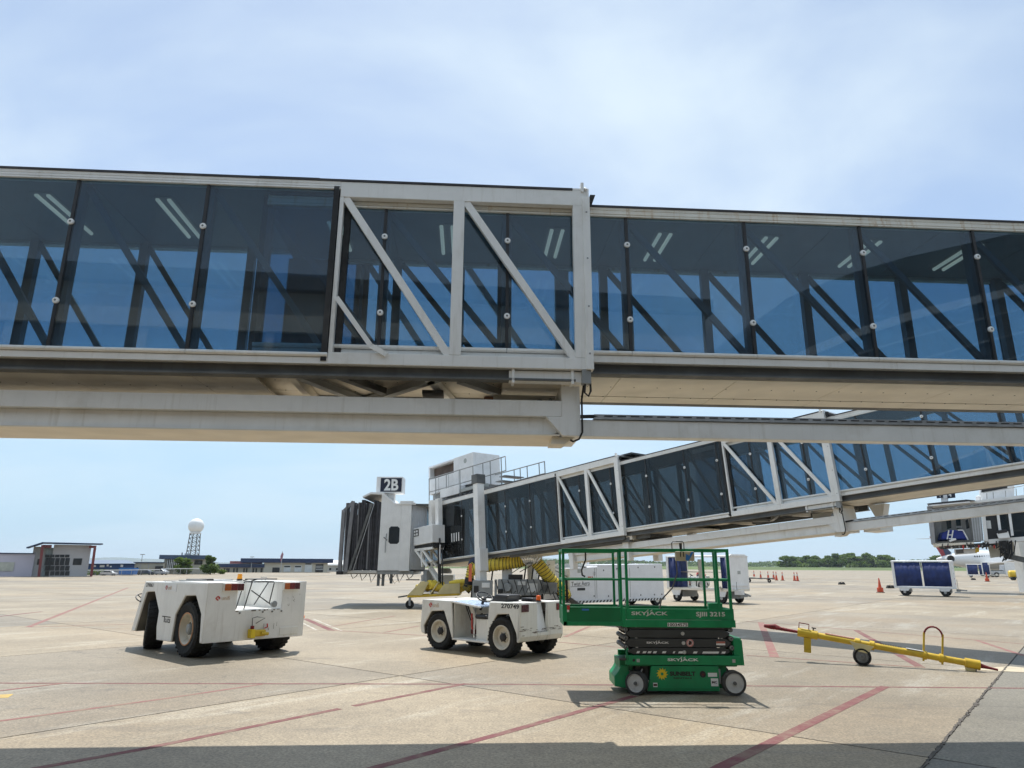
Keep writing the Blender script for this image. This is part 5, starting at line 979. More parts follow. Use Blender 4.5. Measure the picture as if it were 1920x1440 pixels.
gb(.79, .83, -.37, -.33, 1.10, 1.16, 'red_marker', redm, .008); gb(.79, .82, -.37, -.335, 1.07, 1.10, 'marker_base', dec_w, 0); B().box(X_(1.0), X_(1.1), -.352, -.348, 1.09, 1.115).build('blue_tape', dec_b, t)
B().tube([(X_(1.60), -.36, 1.26), (X_(1.615), -.38, 1.22), (X_(1.605), -.36, 1.17)], .008, 6).build('lock_pin', galv, t)
for a, b_ in (((2.955, -.38, 1.42), (3.0, -.38, 1.37)),): B().bar((X_(a[0]), a[1], a[2]), (X_(b_[0]), b_[1], b_[2]), .006, .03).build('tape_end', dec_w, t)
# markings
fy = -.3755
def sky_logo(x, z, w, h, y, m_):
    text('SKYJACK', (X_(x), y, z), (1, 0, 0), (0, 0, 1), w, h, m_, t, bold=.025); b = B()
    for d in (0, .055*w/.515): q = X_(x+w*.40)+d; s = w/.515; b.prism([(q, z+h*1.02), (q+.012*s, z+h*1.02), (q+.045*s, z+h*1.42), (q+.028*s, z+h*1.42)], y-.0022, y-.001)
    b.build('logo_strokes', m_, t)
sky_logo(1.693, 1.020, .512, .062, -.367, txt_s); text('SJIII 3215', (X_(2.60), -.367, 1.004), (1, 0, 0), (0, 0, 1), .408, .078, txt_s, t, bold=.03)
B().box(X_(2.19), X_(2.475), -.379, -.376, .885, .935).build('number_plate', dec_w, t); text('10034575', (X_(2.197), -.379, .890), (1, 0, 0), (0, 0, 1), .27, .040, txt_k, t, bold=.02)
sky_logo(1.893, .648, .315, .034, -.3365, txt_w); sky_logo(2.165, .425, .43, .046, fy, txt_w)
B().lathe([(.052, .001), (.052, 0)], (X_(2.50), -.3365, .668), (0, -1, 0), 24).lathe([(0, .0012), (.052, .0012)], (X_(2.50), -.3365, .668), (0, -1, 0), 24).build('warning_disc', M('pink_white_decal', (.75, .62, .60), .5), t); B().lathe([(.040, .003), (.048, .003)], (X_(2.50), -.3365, .668), (0, -1, 0), 24).build('warning_ring', redm, t)
B().prism([(X_(2.475), .650), (X_(2.49), .640), (X_(2.52), .650), (X_(2.525), .685), (X_(2.49), .70)], -.341, -.340).build('warning_hand', txt_k, t); B().bar((X_(2.468), -.342, .70), (X_(2.532), -.342, .636), .002, .008, (0, 1, 0)).build('warning_slash', redm, t)
B().box(X_(2.865), X_(2.99), -.3375, -.336, .640, .690).build('decal', dec_w, t); B().box(X_(2.866), X_(2.989), -.339, -.3378, .664, .689).build('decal_band', M('faded_red_decal', (.45, .15, .11), .6), t)
for x in (1.74, 3.06): B().box(X_(x), X_(x+.042), fy-.002, fy, .418, .462).build('decal', dec_g, t)
B().lathe([(0, .004), (.018, .003), (.02, 0)], (X_(1.70), fy, .443), (0, -1, 0), 12).build('tie_hole', black_p, t)
sunb = B(); cx_, cz_ = X_(2.085), .268
ring_o = []
for k in range(12):
    a = 2*math.pi*k/12; ring_o += [(cx_+.052*math.cos(a), cz_+.052*math.sin(a)), (cx_+.082*math.cos(a+.42), cz_+.082*math.sin(a+.42))]
n24 = len(ring_o); inner = [(cx_+.020*math.cos(2*math.pi*k/n24), cz_+.020*math.sin(2*math.pi*k/n24)) for k in range(n24)]
sunb.add([(x, -.3625, z) for x, z in ring_o+inner], [(k, (k+1) % n24, n24+(k+1) % n24, n24+k) for k in range(n24)]); sunb.build('sun_emblem', sun_y, t)
text('SUNBELT', (X_(2.19), -.3605, .243), (1, 0, 0), (0, 0, 1), .355, .058, txt_k, t, bold=.05); text('RENTALS', (X_(2.24), -.3605, .205), (1, 0, 0), (0, 0, 1), .25, .020, txt_k, t, bold=.03)
B().lathe([(0, .012), (.02, .012), (.022, .004), (.042, .004), (.044, 0)], (X_(2.645), -.36, .265), (0, -1, 0), 20).build('stop_socket', black_p, t); B().lathe([(0, .018), (.016, .016), (.018, .008)], (X_(2.645), -.36, .265), (0, -1, 0), 14).build('stop_button', maroon, t)
B().box(X_(2.715), X_(2.84), -.363, -.361, .235, .285).build('decal', dec_w, t); B().box(X_(2.75), X_(2.85), -.3635, -.361, .115, .215).build('number_plate', dec_w, t); text('MC', (X_(2.762), -.3637, .150), (1, 0, 0), (0, 0, 1), .072, .032, txt_k, t, bold=.03)
B().box(X_(1.955), X_(2.015), -.363, -.361, .10, .155).build('decal', dec_w, t); B().box(X_(1.96), X_(2.01), -.3645, -.363, .115, .14).build('decal_band', maroon, t)
# ------------------------------------------------------------------ hangers under the 2B tunnels
t = U2
for x, o_, h0, h1, w in ((-3.86, .22, -.12, -.86, .26), (-3.86, 1.65, -.12, -.86, .26), (-6.4, .25, -.24, -.95, .22), (-2.3, 1.5, -.14, -.62, .22)):
    B().prism([(x-w/2, h0), (x+w/2, h0), (x+w*.42, h1), (x-w*.42, h1)], o_, o_+.22).build('beam_hanger', white_f, t, .006)
B().box(-4.1, -3.5, .16, .7, -.24, -.10).build('end_bracket', beige_p, t); B().box(-3.45, -2.9, .3, 1.4, -.24, -.13).build('drive_unit', steel_d, t); B().box(-9.6, -3.6, .15, .3, -.30, -.16).build('cable_trough', steel_d, t)

# ------------------------------------------------------------------ yellow preconditioned air hose
def hose(t, px, rad, Y, nm, m_, coil=True, n=40, pitch=.115):
    P = [at(u, v, y) for (u, v), y in zip(px, Y)]
    def cr(i, f):
        p0, p1, p2, p3 = P[max(i-1, 0)], P[i], P[i+1], P[min(i+2, len(P)-1)]
        return .5*((2*p1)+(p2-p0)*f+(2*p0-5*p1+4*p2-p3)*f*f+(3*p1-p0-3*p2+p3)*f**3)
    pts = []; rs = []
    for k in range(n+1):
        s = k/n*(len(P)-1); i = min(int(s), len(P)-2); f = s-i; pts.append(cr(i, f)); rs.append(rad[i]*(1-f)+rad[i+1]*f)
    L = sum((a-b).length for a, b in zip(pts[:-1], pts[1:])); m = max(8, int(L/pitch)); fine, fr = [], []
    for k in range(m*4+1):
        s = k/(m*4)*n; i = min(int(s), n-1); f = s-i; fine.append(pts[i].lerp(pts[i+1], f)); fr.append((rs[i]*(1-f)+rs[i+1]*f)*(1-.075*math.sin(math.pi*((k % 4)/4))**2))
    o = B().tube(fine, fr, 18).build(nm, m_, t, 0, True)
    if coil:
        cb_ = B(); wire = []; a = None
        for k in range(m*12+1):
            s = k/(m*12)*n; i = min(int(s), n-1); f = s-i; d = (pts[i+1]-pts[i]).normalized(); u_ = d.cross(Vector((0, 0, 1))).normalized(); w_ = u_.cross(d); th = 2*math.pi*k/12
            wire.append(pts[i].lerp(pts[i+1], f)+(u_*math.cos(th)+w_*math.sin(th))*((rs[i]*(1-f)+rs[i+1]*f)+.006))
        cb_.tube(wire, .013, 4).build('coil_wire', black_r, t, 0, True)
    return o
p = at(940, 1090, 27.9); t = thing('air_hose', 'fat yellow ribbed air hose with silver elbow slung under the gate 2B bridge', 'hose', (p.x, p.y, 1.2))
hose(t, [(886, 1070), (903, 1063), (925, 1059), (950, 1056), (970, 1053), (984, 1050)], [.20, .235, .245, .245, .24, .235], [27.5, 27.45, 27.3, 27.2, 27.1, 27.05], 'hose_section', hose_y)
hose(t, [(979, 1051), (985, 1047), (994, 1045.5), (1003, 1048), (1009, 1054)], [.25, .275, .285, .275, .25], [27.0]*5, 'foil_elbow', silver, False, 20)
hose(t, [(1004, 1053), (1014, 1063), (1027, 1080), (1041, 1096), (1052, 1106), (1062, 1116)], [.235, .235, .235, .24, .235, .20], [27.0, 27.0, 27.1, 27.3, 27.6, 28.0], 'hose_section', hose_y)
hose(t, [(889, 1058), (884, 1064), (882, 1074), (880, 1086)], [.12, .16, .165, .17], [27.9, 27.85, 27.8, 27.8], 'hose_end', hose_y, True, 16, .2)
hose(t, [(880.5, 1083), (879.5, 1090), (879, 1096)], [.18, .185, .18], [27.8]*3, 'hose_strap', black_r, False, 8)
hose(t, [(879, 1095), (878, 1101), (873, 1107)], [.17, .19, .17], [27.8]*3, 'hose_tail', hose_y, True, 10, .07)
hose(t, [(894, 1053), (888, 1056), (884, 1063)], [.20, .21, .17], [28.05]*3, 'hose_cuff', M('navy_hose_cuff', (.03, .04, .09), .6), False, 10)
# hose cart
t = thing('hose_cart', 'yellow hose cart heaped with crumpled yellow hose in front of the bridge wheels', 'cart', (-3.0, 29.0, 0))
B().prism([(-1.15, .42), (.95, .52), (.95, .62), (-1.15, .52)], -.5, .5).build('tray', yellow, t, .02)
B().prism([(-1.15, .52), (-1.05, .62), (-.62, 1.06), (-.30, 1.04), (-.55, .52)], -.52, -.46).build('side_plate', tan_y, t, .01); B().prism([(-1.15, .52), (-.62, 1.06), (-.58, 1.04), (-1.05, .50)], -.5, .5).build('front_plate', tan_y, t, .01)
B().prism([(.02, .56), (.32, .96), (.95, .99), (.95, .60)], -.52, -.46).build('side_plate', tan_y, t, .01); B().prism([(-.3, .52), (-.24, .52), (.1, 1.02), (.04, 1.02)], -.5, .5).build('divider', tan_y, t, .01)
rn = random.Random(21)
for k in range(9):
    x = -.75+k*.19; pts = [Vector((x+rn.uniform(-.1, .1), -.35+j*.18+rn.uniform(-.06, .06), .78+.13*math.sin(k*.9)+rn.uniform(-.05, .10))) for j in range(5)]
    B().tube([q+Vector((.12*j, 0, 0)) for j, q in enumerate(pts)], [rn.uniform(.09, .15) for _ in pts], 9).build('crumpled_hose', hose_y, t)
for k in range(4): B().tube([(.5+.2*k, -.3, .98), (.8+.2*k, -.3, 1.03+.02*k), (1.05+.15*k, -.25, 1.05)], [.08, .11, .09], 9).build('crumpled_hose', hose_y, t)
for x in (-1.05, .8): o = B().lathe([(.06, -.05), (.15, -.06), (.17, -.03), (.17, .03), (.15, .06), (.06, .05)], (x, -.42, .17), (0, 1, 0), 20).build('castor', tyre, t); B().box(x-.04, x+.04, -.50, -.34, .17, .45).build('castor_fork', steel_g, o)
B().bar((-1.1, 0, .5), (-1.6, .1, .42), .06, .06).build('tow_tongue', steel_d, t); B().box(-1.35, -.8, .3, .45, 1.08, 1.12).build('hose_clip', black_r, t)

# ------------------------------------------------------------------ white air conditioning unit
ya = math.atan2(3.6, 4.6); t = thing('ground_air_unit', 'long white ground air unit with black striped skirt behind the green lift', 'ground unit', (2.35, 28.4, 0), ya)
B().prism([(0, .34), (5.8, .34), (5.72, 1.80), (1.62, 1.74), (1.60, 1.66), (0, 1.60)], 0, 1.7).build('body', gpu_w, t, .02)
for x in (1.42, 1.52, 3.55): B().box(x-.008, x+.008, -.006, .0, .4, 1.62).build('panel_joint', steel_g, t)
B().box(-.03, 5.82, -.02, 1.72, .24, .34).build('skirt', dec_w, t)
hz_ = B().prism([(0, .25), (.10, .25), (.17, .33), (.07, .33)], -.026, -.021).mesh('hazard_stripe', black_p)
for k in range(29): inst(hz_, 'hazard_stripe', t, (.05+k*.197, 0, 0))
bm_ = B().lathe([(0, .012), (.03, .01), (.035, 0)], (0, 0, 0), (0, -1, 0), 10).mesh('latch', steel_d)
for x, z in ((1.95, 1.52), (2.75, 1.58), (3.3, 1.62), (4.1, 1.64), (5.2, 1.66), (2.2, .48), (3.0, .48), (4.2, .48), (5.1, .48), (1.36, .5), (5.6, .48)): inst(bm_, 'latch', t, (x, -.001, z))
B().box(1.38, 1.44, -.03, 0, 1.32, 1.46).build('door_handle', galv, t); B().box(.45, .62, -.01, 0, 1.42, 1.56).build('warning_decal', dec_g, t); B().box(1.02, 1.2, -.01, 0, 1.22, 1.27).build('red_decal', redm, t); B().box(1.24, 1.3, -.01, 0, 1.22, 1.27).build('red_decal', redm, t)
text('Twist Aero', (.10, -.001, .90), (1, 0, .03), (0, 0, 1), 1.02, .17, txt_k, t, bold=.005); B().prism([(.05, .872), (1.1, .90), (1.1, .912), (.05, .886)], -.006, -.001).build('underline', txt_k, t); B().box(.42, .85, -.008, -.001, .73, .83).build('badge', txt_k, t)
for x in (.5, 5.3):
    for y in (.12, 1.55): o = B().lathe([(.1, -.1), (.26, -.11), (.29, -.06), (.29, .06), (.26, .11), (.1, .1)], (x, y, .29), (0, 1, 0), 22).build('wheel', tyre, t); B().lathe([(.1, -.1), (.15, -.115), (0, -.115)], (x, y, .29), (0, 1, 0), 14).build('rim', rim_w, o)
B().box(2.0, 2.3, 1.2, 1.4, 1.72, 2.2).build('exhaust_post', gpu_w, t); B().box(1.7, 1.85, .9, 1.05, 1.72, 1.95).build('vent_box', beige_p, t); B().box(.2, 1.4, .6, 1.4, 1.6, 1.78).build('roof_hatch', dec_g, t)
B().tube([(5.2, .5, 1.8), (5.0, .4, 1.95), (4.6, .35, 1.9), (3.6, .2, 1.78)], .015, 5).build('cable', black_r, t); B().bar((-.1, .85, .35), (-1.5, .85, .30), .08, .08).build('tow_bar', steel_d, t)

# ------------------------------------------------------------------ baggage carts
def bag_cart(label, loc, rz, L, Wd_, H, curtains, cat='baggage cart', grp='baggage carts', zf=.52, part_open=False, wheels=True):
    t = thing('baggage_cart', label, cat, loc, rz, grp); x0, x1, ya_, yb_ = -L/2, L/2, -Wd_/2, Wd_/2
    B().box(x0, x1, ya_, yb_, zf-.10, zf).build('floor', cart_w if not part_open else beige_p, t, .01); B().prism([(ya_-.02, H-.09), (ya_, H-.03), (0, H), (yb_, H-.03), (yb_+.02, H-.09)], x0-.02, x1+.02, 'x').build('roof', cart_w, t, .01)
    for xa, xb in ((x0, x0+.05), (x1-.05, x1)): B().box(xa, xb, ya_, yb_, zf, H-.085).build('end_panel', cart_w, t, .008)
    for x in (x0+.06, x1-.14):
        for y in (ya_, yb_-.05):

            B().box(x, x+.08, y-.004, y+.05, zf, H-.09).build('corner_post', cart_w, t)
    for (xa, xb, amp) in curtains:
        n_ = max(8, int((xb-xa)*16)); b = B(); pr_ = []
        for k in range(n_+1): x = xa+(xb-xa)*k/n_; pr_.append((x, ya_+.03+amp*math.sin(k*1.7)+amp*.6*math.sin(k*.6+1)))
        for (xa_, y_), (xb_, y2) in zip(pr_[:-1], pr_[1:]):
            b.add([(xa_, y_, zf+.03), (xb_, y2, zf+.03), (xb_, y2*.5+(ya_+.03)*.5, H-.12), (xa_, y_*.5+(ya_+.03)*.5, H-.12), (xa_, y_+.012, zf+.03), (xb_, y2+.012, zf+.03), (xb_, y2*.5+(ya_+.03)*.5+.012, H-.12), (xa_, y_*.5+(ya_+.03)*.5+.012, H-.12)], [(0, 1, 2, 3), (7, 6, 5, 4), (0, 4, 5, 1), (3, 2, 6, 7)], True)
        b.build('curtain', navy_c, t)
    for x in (x0+.55, x1-.55):
        for y in (ya_+.12, yb_-.12):
            o = B().lathe([(.08, -.08), (.21, -.09), (.235, -.05), (.235, .05), (.21, .09), (.08, .08)], (x, y, .235), (0, 1, 0), 20).build('wheel', tyre, t); B().lathe([(.11, -.07), (.06, -.085), (0, -.085)], (x, y, .235), (0, 1, 0), 14).build('hub', galv, o)
        B().box(x-.3, x+.3, ya_+.22, yb_-.22, .22, zf-.1).build('axle_frame', steel_g, t); B().prism([(x-.32, zf-.1), (x+.32, zf-.1), (x+.2, .30), (x-.2, .30)], ya_+.02, ya_+.06).build('fork_plate', cart_w, t)
    B().bar((x1, 0, zf-.15), (x1+.55, 0, .36), .08, .08).build('tow_bar', galv, t); B().box(x1+.01, x1+.20, -.3, .3, .30, .40).build('tow_hitch', steel_g, t); B().tube([(x1+.12, -.42, .3), (x1+.12, -.42, 1.0)], .015, 5).build('stay', steel_g, t)
    return t
t = bag_cart('white baggage cart with closed navy curtains beside the large orange cone', (25.75, 44.05, 0), R(-36), 3.25, 1.35, 2.13, [(-1.5, -.035, .012), (.035, 1.5, .012)], zf=.55)
for z in (.75, 1.05, 1.35, 1.65, 1.95): B().box(1.627, 1.64, -.35, -.28, z-.03, z+.03).build('latch', (galv, redm)[z in (.75, 1.05)], t)
B().box(-.055, -.03, -.70, -.66, .57, 2.04).build('strap', dec_w, t); B().box(.03, .055, -.70, -.66, .57, 2.04).build('strap', dec_w, t)
t = bag_cart('open baggage cart with gathered navy curtains and white end panel behind the lift', (9.76, 35.27, 0), math.atan2(-.8, .6), 3.8, 1.55, 2.24, [(-1.85, -1.05, .07), (1.42, 1.80, .06)], zf=.66, part_open=True)
B().box(1.90, 1.93, -.62, .62, .80, .86).build('bump_rail', cart_w, t); B().box(1.90, 1.915, -.1, .12, 1.35, 1.5).build('decal', dec_g, t); B().prism([(-.75, 2.16), (-.55, 2.27), (.55, 2.27), (.75, 2.16)], 1.86, 1.93, 'x').build('arched_top', cart_w, t, .01); B().box(1.93, 2.3, -.5, -.25, .42, .62).build('hitch_box', cart_w, t)
B().box(-1.85, -1.80, -.7, .75, .66, 2.1).build('inner_end', navy_c, t); B().prism([(-1.0, .7), (-.55, .7), (-.75, 2.05), (-1.05, 2.05)], .70, .74).build('back_panel', cart_w, t); B().box(-1.85, 1.85, .2, .76, 1.40, 1.44).build('shelf', beige_p, t)
far1 = bag_cart('far baggage cart with dark mesh side left of the open far cart', (84.6, 127.5, 0), R(-33), 3.6, 1.6, 2.35, [(-1.7, -.1, .02), (.1, 1.7, .02)])
far2 = bag_cart('far white baggage cart with half open curtains behind the small orange cone', (85.6, 123.6, 0), R(-33), 4.9, 1.7, 2.7, [(-2.3, -1.5, .05), (1.35, 1.7, .04)], part_open=True); B().box(.9, 2.4, -.86, -.80, .55, 2.55).build('side_panel', cart_w, far2)
t = thing('flat_dolly', 'low dark flat dolly beside the row of orange cones', 'dolly', (27.6, 78.5, 0), R(-20)); B().box(-1.6, 1.5, -.7, .7, .40, .50).build('deck', steel_d, t, .02); B().box(-1.3, -.4, -.72, -.3, .5, .62).build('crate', beige_p, t, .02); B().bar((-1.6, 0, .45), (-3.0, .2, .75), .08, .08).build('tow_bar', steel_g, t)
for x in (-1.1, 1.0):
    for y in (-.6, .6): B().lathe([(.05, -.07), (.2, -.07), (.2, .07), (.05, .07)], (x, y, .2), (0, 1, 0), 14).build('wheel', tyre, t)

# ------------------------------------------------------------------ cones and chocks
cone_o = M('orange_cone_vinyl', (.62, .085, .03), .5, var=.10, dirt=.4, dcol=(.25, .06, .04)); cone_w = M('pale_cone_collar', (.62, .58, .54), .5)
def cone(loc, h, label, skirt=False, rz=0.):
    t = thing('traffic_cone', label, 'traffic cone', loc, rz, 'orange traffic cones')
    B().box(-.2*h, .2*h, -.2*h, .2*h, 0, .04*h).build('base', M('dark_cone_base', (.10, .03, .02), .7) if 'cbase' not in globals() else cbase, t, .01); B().lathe([(.155*h, .04*h), (.03*h, .99*h), (.02*h, 1.0*h), (0, 1.0*h)], (0, 0, 0), (0, 0, 1), 20).build('cone_body', cone_o, t)
    if skirt: B().lathe([(.21*h, .05*h), (.205*h, .30*h), (.19*h, .34*h), (.10*h, .34*h)], (0, 0, 0), (0, 0, 1), 16).build('weight_collar', cone_o, t)
    else: B().lathe([(.088*h, .58*h), (.066*h, .78*h)], (0, 0, 0), (0, 0, 1), 20).build('collar', cone_w if h > 1.01 else cone_o, t)
    return t
cbase = M('dark_cone_base', (.10, .03, .02), .7)
cone((25.74, 49.46, 0), .98, 'large orange cone with weighted collar left of the blue curtained cart', True, .4)
CL = ['leftmost cone of the far row, with a pale collar', 'second cone from the left in the far row', 'third cone from the left in the far row, behind the flat dolly', 'rear cone of the close pair in the middle of the far row', 'front cone of the close pair in the middle of the far row', 'lone cone right of the middle pair in the far row', 'left cone of the pair at the right end of the far row', 'rightmost cone of the far row']
CP = [(35.5, 103.1, 1.02), (35.6, 100.7, .98), (34.7, 95.3, .98), (36.4, 97.9, .98), (34.1, 90.8, .98), (34.7, 90.3, .96), (35.7, 89.0, .96), (35.3, 87.1, .96)]
for (x, y, h), lab in zip(CP, CL): cone((x, y, 0), h*1.12, lab, False, x)
cone((56.5, 104.0, 0), 1.1, 'orange cone half hidden at the left edge of the blue curtained cart'); cone((60.87, 90.35, 0), 1.15, 'orange cone with collar in front of the far white baggage cart', True, .3); cone((88.5, 122.0, 0), 1.3, 'far orange cone behind the yellow tank at the right edge')
ch = M('black_chock_rubber', (.02, .02, .02), .8, var=.2, dirt=.3)
for (x, y), lab in (((33.3, 71.3), 'black wheel chock lying alone on the open apron'), ((31.9, 59.6), 'black wheel chock at the left wheel of the blue curtained cart'), ((66.4, 101.5), 'small black wheel chock below the far baggage carts')):
    t = thing('wheel_chock', lab, 'wheel chock', (x, y, 0), .2, 'black wheel chocks')
    for k in (-.18, .18): B().prism([(-.19, 0), (.19, 0), (.06, .24), (-.06, .24)], -.12, .12).build('block', ch, t, .02).location.x = k
    B().tube([(-.2, 0, .2), (0, .03, .28), (.2, 0, .2)], .012, 5).build('rope', ch, t)

# ------------------------------------------------------------------ yellow tow bar
PA, PB = Vector((7.94, 12.38, .105)), Vector((5.16, 13.70, .555)); t = thing('tow_bar', 'long yellow aircraft tow bar with one wheel and dark red lashed head', 'tow bar', (6.5, 13.05, 0)); D = (PA-PB); Lb = D.length; D.normalize(); Sd = D.cross(Vector((0, 0, 1))).normalized(); Ud = Sd.cross(D)
w_ = lambda b, nm, m_, bev=0: b.build(nm, m_, t, bev, True)
def on(f, s=0, u=0): return PB+D*(Lb*f)+Sd*s+Ud*u
w_(B().tube([on(.09), on(1.0)], .055, 16), 'main_tube', yellow); w_(B().tube([on(.09), on(.20)], .078, 16), 'head_sleeve', yellow); w_(B().tube([on(.40), on(.425)], .080, 16), 'clamp_ring', yellow); w_(B().tube([on(.475), on(.50)], .080, 16), 'clamp_ring', yellow); w_(B().tube([on(.94), on(1.01)], .08, 16), 'end_sleeve', yellow); w_(B().tube([on(.82), on(.84)], .074, 16), 'clamp_ring', yellow); w_(B().tube([on(.745), on(.76)], .074, 16), 'clamp_ring', yellow)
w_(B().bar(on(.145, 0, -.07), on(.15, 0, -.33), .10, .12), 'lower_stop', yellow); w_(B().tube([on(.095, 0, .06), on(.095, 0, .17), on(.15, 0, .17), on(.15, 0, .06)], .011, 6), 'carry_handle', darkred); w_(B().tube([on(.175, 0, .07), on(.175, 0, .12)], .012, 6).tube([on(.165, 0, .12), on(.19, 0, .12)], .012, 6), 'release_lever', black_p)
rp = []
for k in range(60): f = k/59; rp.append(on(-.075+.165*f, .030*math.cos(k*1.1)*(1-.5*f), .030*math.sin(k*1.1)*(1-.5*f)))
w_(B().tube(rp, .014, 6), 'lashing', darkred); w_(B().tube([on(-.085), on(-.05), on(.09)], [.03, .034, .026], 10), 'tow_head', darkred); w_(B().tube([on(-.10, 0, 0), on(-.06, .05, .01), on(-.04, -.03, .015), on(.0, .02, .0)], [.03, .045, .05, .03], 8), 'tow_eye', darkred)
w_(B().bar(on(.24, -.0, .064), on(.395, -.0, .064), .05, .008, tuple(Ud)), 'red_stripe', M('orange_red_tape', (.55, .13, .07), .6)); w_(B().bar(on(.26, -.03, .062), on(.395, -.03, .062), .012, .012, tuple(Ud)), 'white_stripe', dec_w); w_(B().bar(on(.66, 0, .061), on(.755, 0, .061), .07, .010, tuple(Ud)), 'white_tape', dec_w)
lt = B()
rn = random.Random(2)
for k in range(9):
    f = .53+k*.0125; lt.bar(on(f, -.03, .064), on(f+.008, -.03+.03*(k % 2), .064), .012, .006, tuple(Ud)); lt.bar(on(f, 0.0, .064), on(f+.003, .02, .064), .012, .006, tuple(Ud))
w_(lt, 'worn_marking', txt_k)
w_(B().tube([on(.745, 0, -.10), on(.745, 0, .38)], .017, 10).tube([on(.835, 0, -.10), on(.835, 0, .40)], .017, 10), 'hoop_post', yellow)
hp = [on(.745, 0, .30)]+[on(.79-.045*math.cos(math.pi*k/10), 0, .34+.16*math.sin(math.pi*k/10)) for k in range(11)]+[on(.835, 0, .33)]
w_(B().tube(hp, .016, 10), 'hoop', darkred)
w_(B().tube([on(1.0), on(1.05, .0, -.015), on(1.09, 0, -.02)], [.045, .022, .018], 8), 'end_spike', darkred); w_(B().bar(on(.965, 0, -.07), on(.965, 0, -.12), .10, .14), 'foot', tan_y); w_(B().tube([on(.99, .03, -.07), on(.99, .03, -.13)], .012, 6), 'end_pin', steel_d)
wc = on(.435); wx = Vector((wc.x-.02, wc.y, .15))
nb = B(); fw_ = Vector((D.x, D.y, 0)).normalized()
for s in (-.13, -.05, .05, .13):
    q = [wc+Sd*s+fw_*.19+Vector((0, 0, -.03)), wc+Sd*s-fw_*.19+Vector((0, 0, .04)), wx+Sd*s-fw_*.09+Vector((0, 0, .10)), wx+Sd*s+fw_*.09+Vector((0, 0, .06))]; nb.add([p_-Sd*.006 for p_ in q]+[p_+Sd*.006 for p_ in q], [(0, 1, 2, 3), (7, 6, 5, 4), (0, 4, 5, 1), (1, 5, 6, 2), (2, 6, 7, 3), (3, 7, 4, 0)])
w_(nb, 'wheel_bracket', tan_y)
for s in (-.09, .09): 
    o = w_(B().lathe([(.11, -.045), (.138, -.05), (.15, -.025), (.15, .025), (.138, .05), (.11, .045)], wx+Sd*s, Sd, 28), 'wheel', tyre)
    for d in (-1, 1): rr = B().lathe([(.115, .02), (.10, .034), (.05, .03), (.045, .05), (0, .05)], wx+Sd*s, Sd*d, 24).build('rim', M('dull_grey_rim', (.16, .165, .17), .6, var=.3, dirt=.5) if 'rimd' not in globals() else rimd, o); rimd = rr.data.materials[0]
w_(B().cyl(wx-Sd*.17, wx+Sd*.17, .02, n=8), 'axle', steel_d)

# ------------------------------------------------------------------ truck and tank far right
t = thing('pickup_truck', 'silver flatbed truck behind the far baggage carts at the right edge', 'truck', (at(1890, 1078, 134).x, 134, 0), R(-12)); sv = M('silver_truck_paint', (.45, .46, .48), .3, .4, coat=.5)
B().prism([(-3.4, .55), (3.6, .55), (3.6, 1.0), (1.9, 1.15), (-3.4, 1.15)], -.95, .95).build('body', sv, t, .06); B().prism([(-1.0, 1.15), (1.6, 1.15), (.7, 2.2), (-.8, 2.25)], -.9, .9).build('cab', sv, t, .06); B().prism([(-.7, 1.3), (1.3, 1.25), (.6, 2.1), (-.6, 2.12)], -.92, .92).build('window', win_d, t); B().box(-3.35, -1.1, -.9, .9, 1.15, 1.3).build('flat_bed', steel_d, t)
for x in (-2.3, 2.3):
    for y in (-.85, .85): o = B().cyl((x, y-.12, .45), (x, y+.12, .45), .45, n=18).build('wheel', tyre, t); B().cyl((x, y-.13, .45), (x, y+.13, .45), .22, n=14).build('rim', rim_w, o)
t = thing('tank_trailer', 'small yellow tank trailer at the right edge of the photo', 'trailer', (72.75, 101.0, 0), R(-20)); B().lathe([(0, -1.3), (.45, -1.25), (.52, -1.1), (.52, 1.1), (.45, 1.25), (0, 1.3)], (0, 0, .85), (1, 0, 0), 20).build('tank', yellow, t); B().box(-1.2, 1.2, -.4, .4, .3, .45).build('frame', steel_d, t)
for x in (-.8, .8):
    for y in (-.4, .4): B().cyl((x, y-.08, .24), (x, y+.08, .24), .24, n=14).build('wheel', tyre, t)
for x in (-.5, .4): B().lathe([(.525, -.03), (.54, 0), (.525, .03)], (x, 0, .85), (1, 0, 0), 20).build('tank_band', tan_y, t)

# ------------------------------------------------------------------ airliner
Ya = 150; pl = thing('airliner', 'white airliner with red and navy tail fin parked behind the baggage carts', 'aeroplane', (at(1840, 1070, Ya).x, Ya, 0)); acw = M('white_aircraft_paint', (.78, .78, .78), .35, var=.02, coat=.4)
xt = at(1755.5, 1050, Ya).x; zc = at(1840, 1054, Ya).z; rf = 2.0
B().lathe([(0, 0), (.25, .2), (.75, 1.6), (1.35, 4.2), (1.8, 7), (rf, 9.5), (rf, 24), (1.9, 26.2), (1.5, 28.4), (.9, 30), (.35, 31), (0, 31.3)], (xt, Ya, zc+.55), (1, 0, -.012), 28).build('fuselage', acw, pl, 0, True)
wm = B().box(-.11, .11, -.02, .02, -.16, .16).mesh('cabin_window', win_d)
for k in range(28): inst(wm, 'cabin_window', pl, (xt+7.2+k*.50, Ya-1.80-.0, zc+1.15), True)
p = at(1783, 1047.8, Ya-4.5); ax_e = Vector((.35, .93, 0)); B().lathe([(.66, .05), (.72, .0), (.80, .3), (.84, 1.2), (.62, 3.0)], p, ax_e, 24).build('engine_nacelle', M('pale_nacelle', (.6, .6, .6), .35, .5), pl, 0, True); B().lathe([(.68, .02), (.66, .3), (.2, .4), (0, .25)], p, ax_e, 24).build('engine_intake', black_p, pl, 0, True)
fin_r, fin_n = M('red_fin_paint', (.30, .03, .04), .4), M('navy_fin_paint', (.03, .045, .10), .4)
fin_pts = [(1743, 1006), (1757, 1006), (1772.5, 1042), (1766, 1043)]
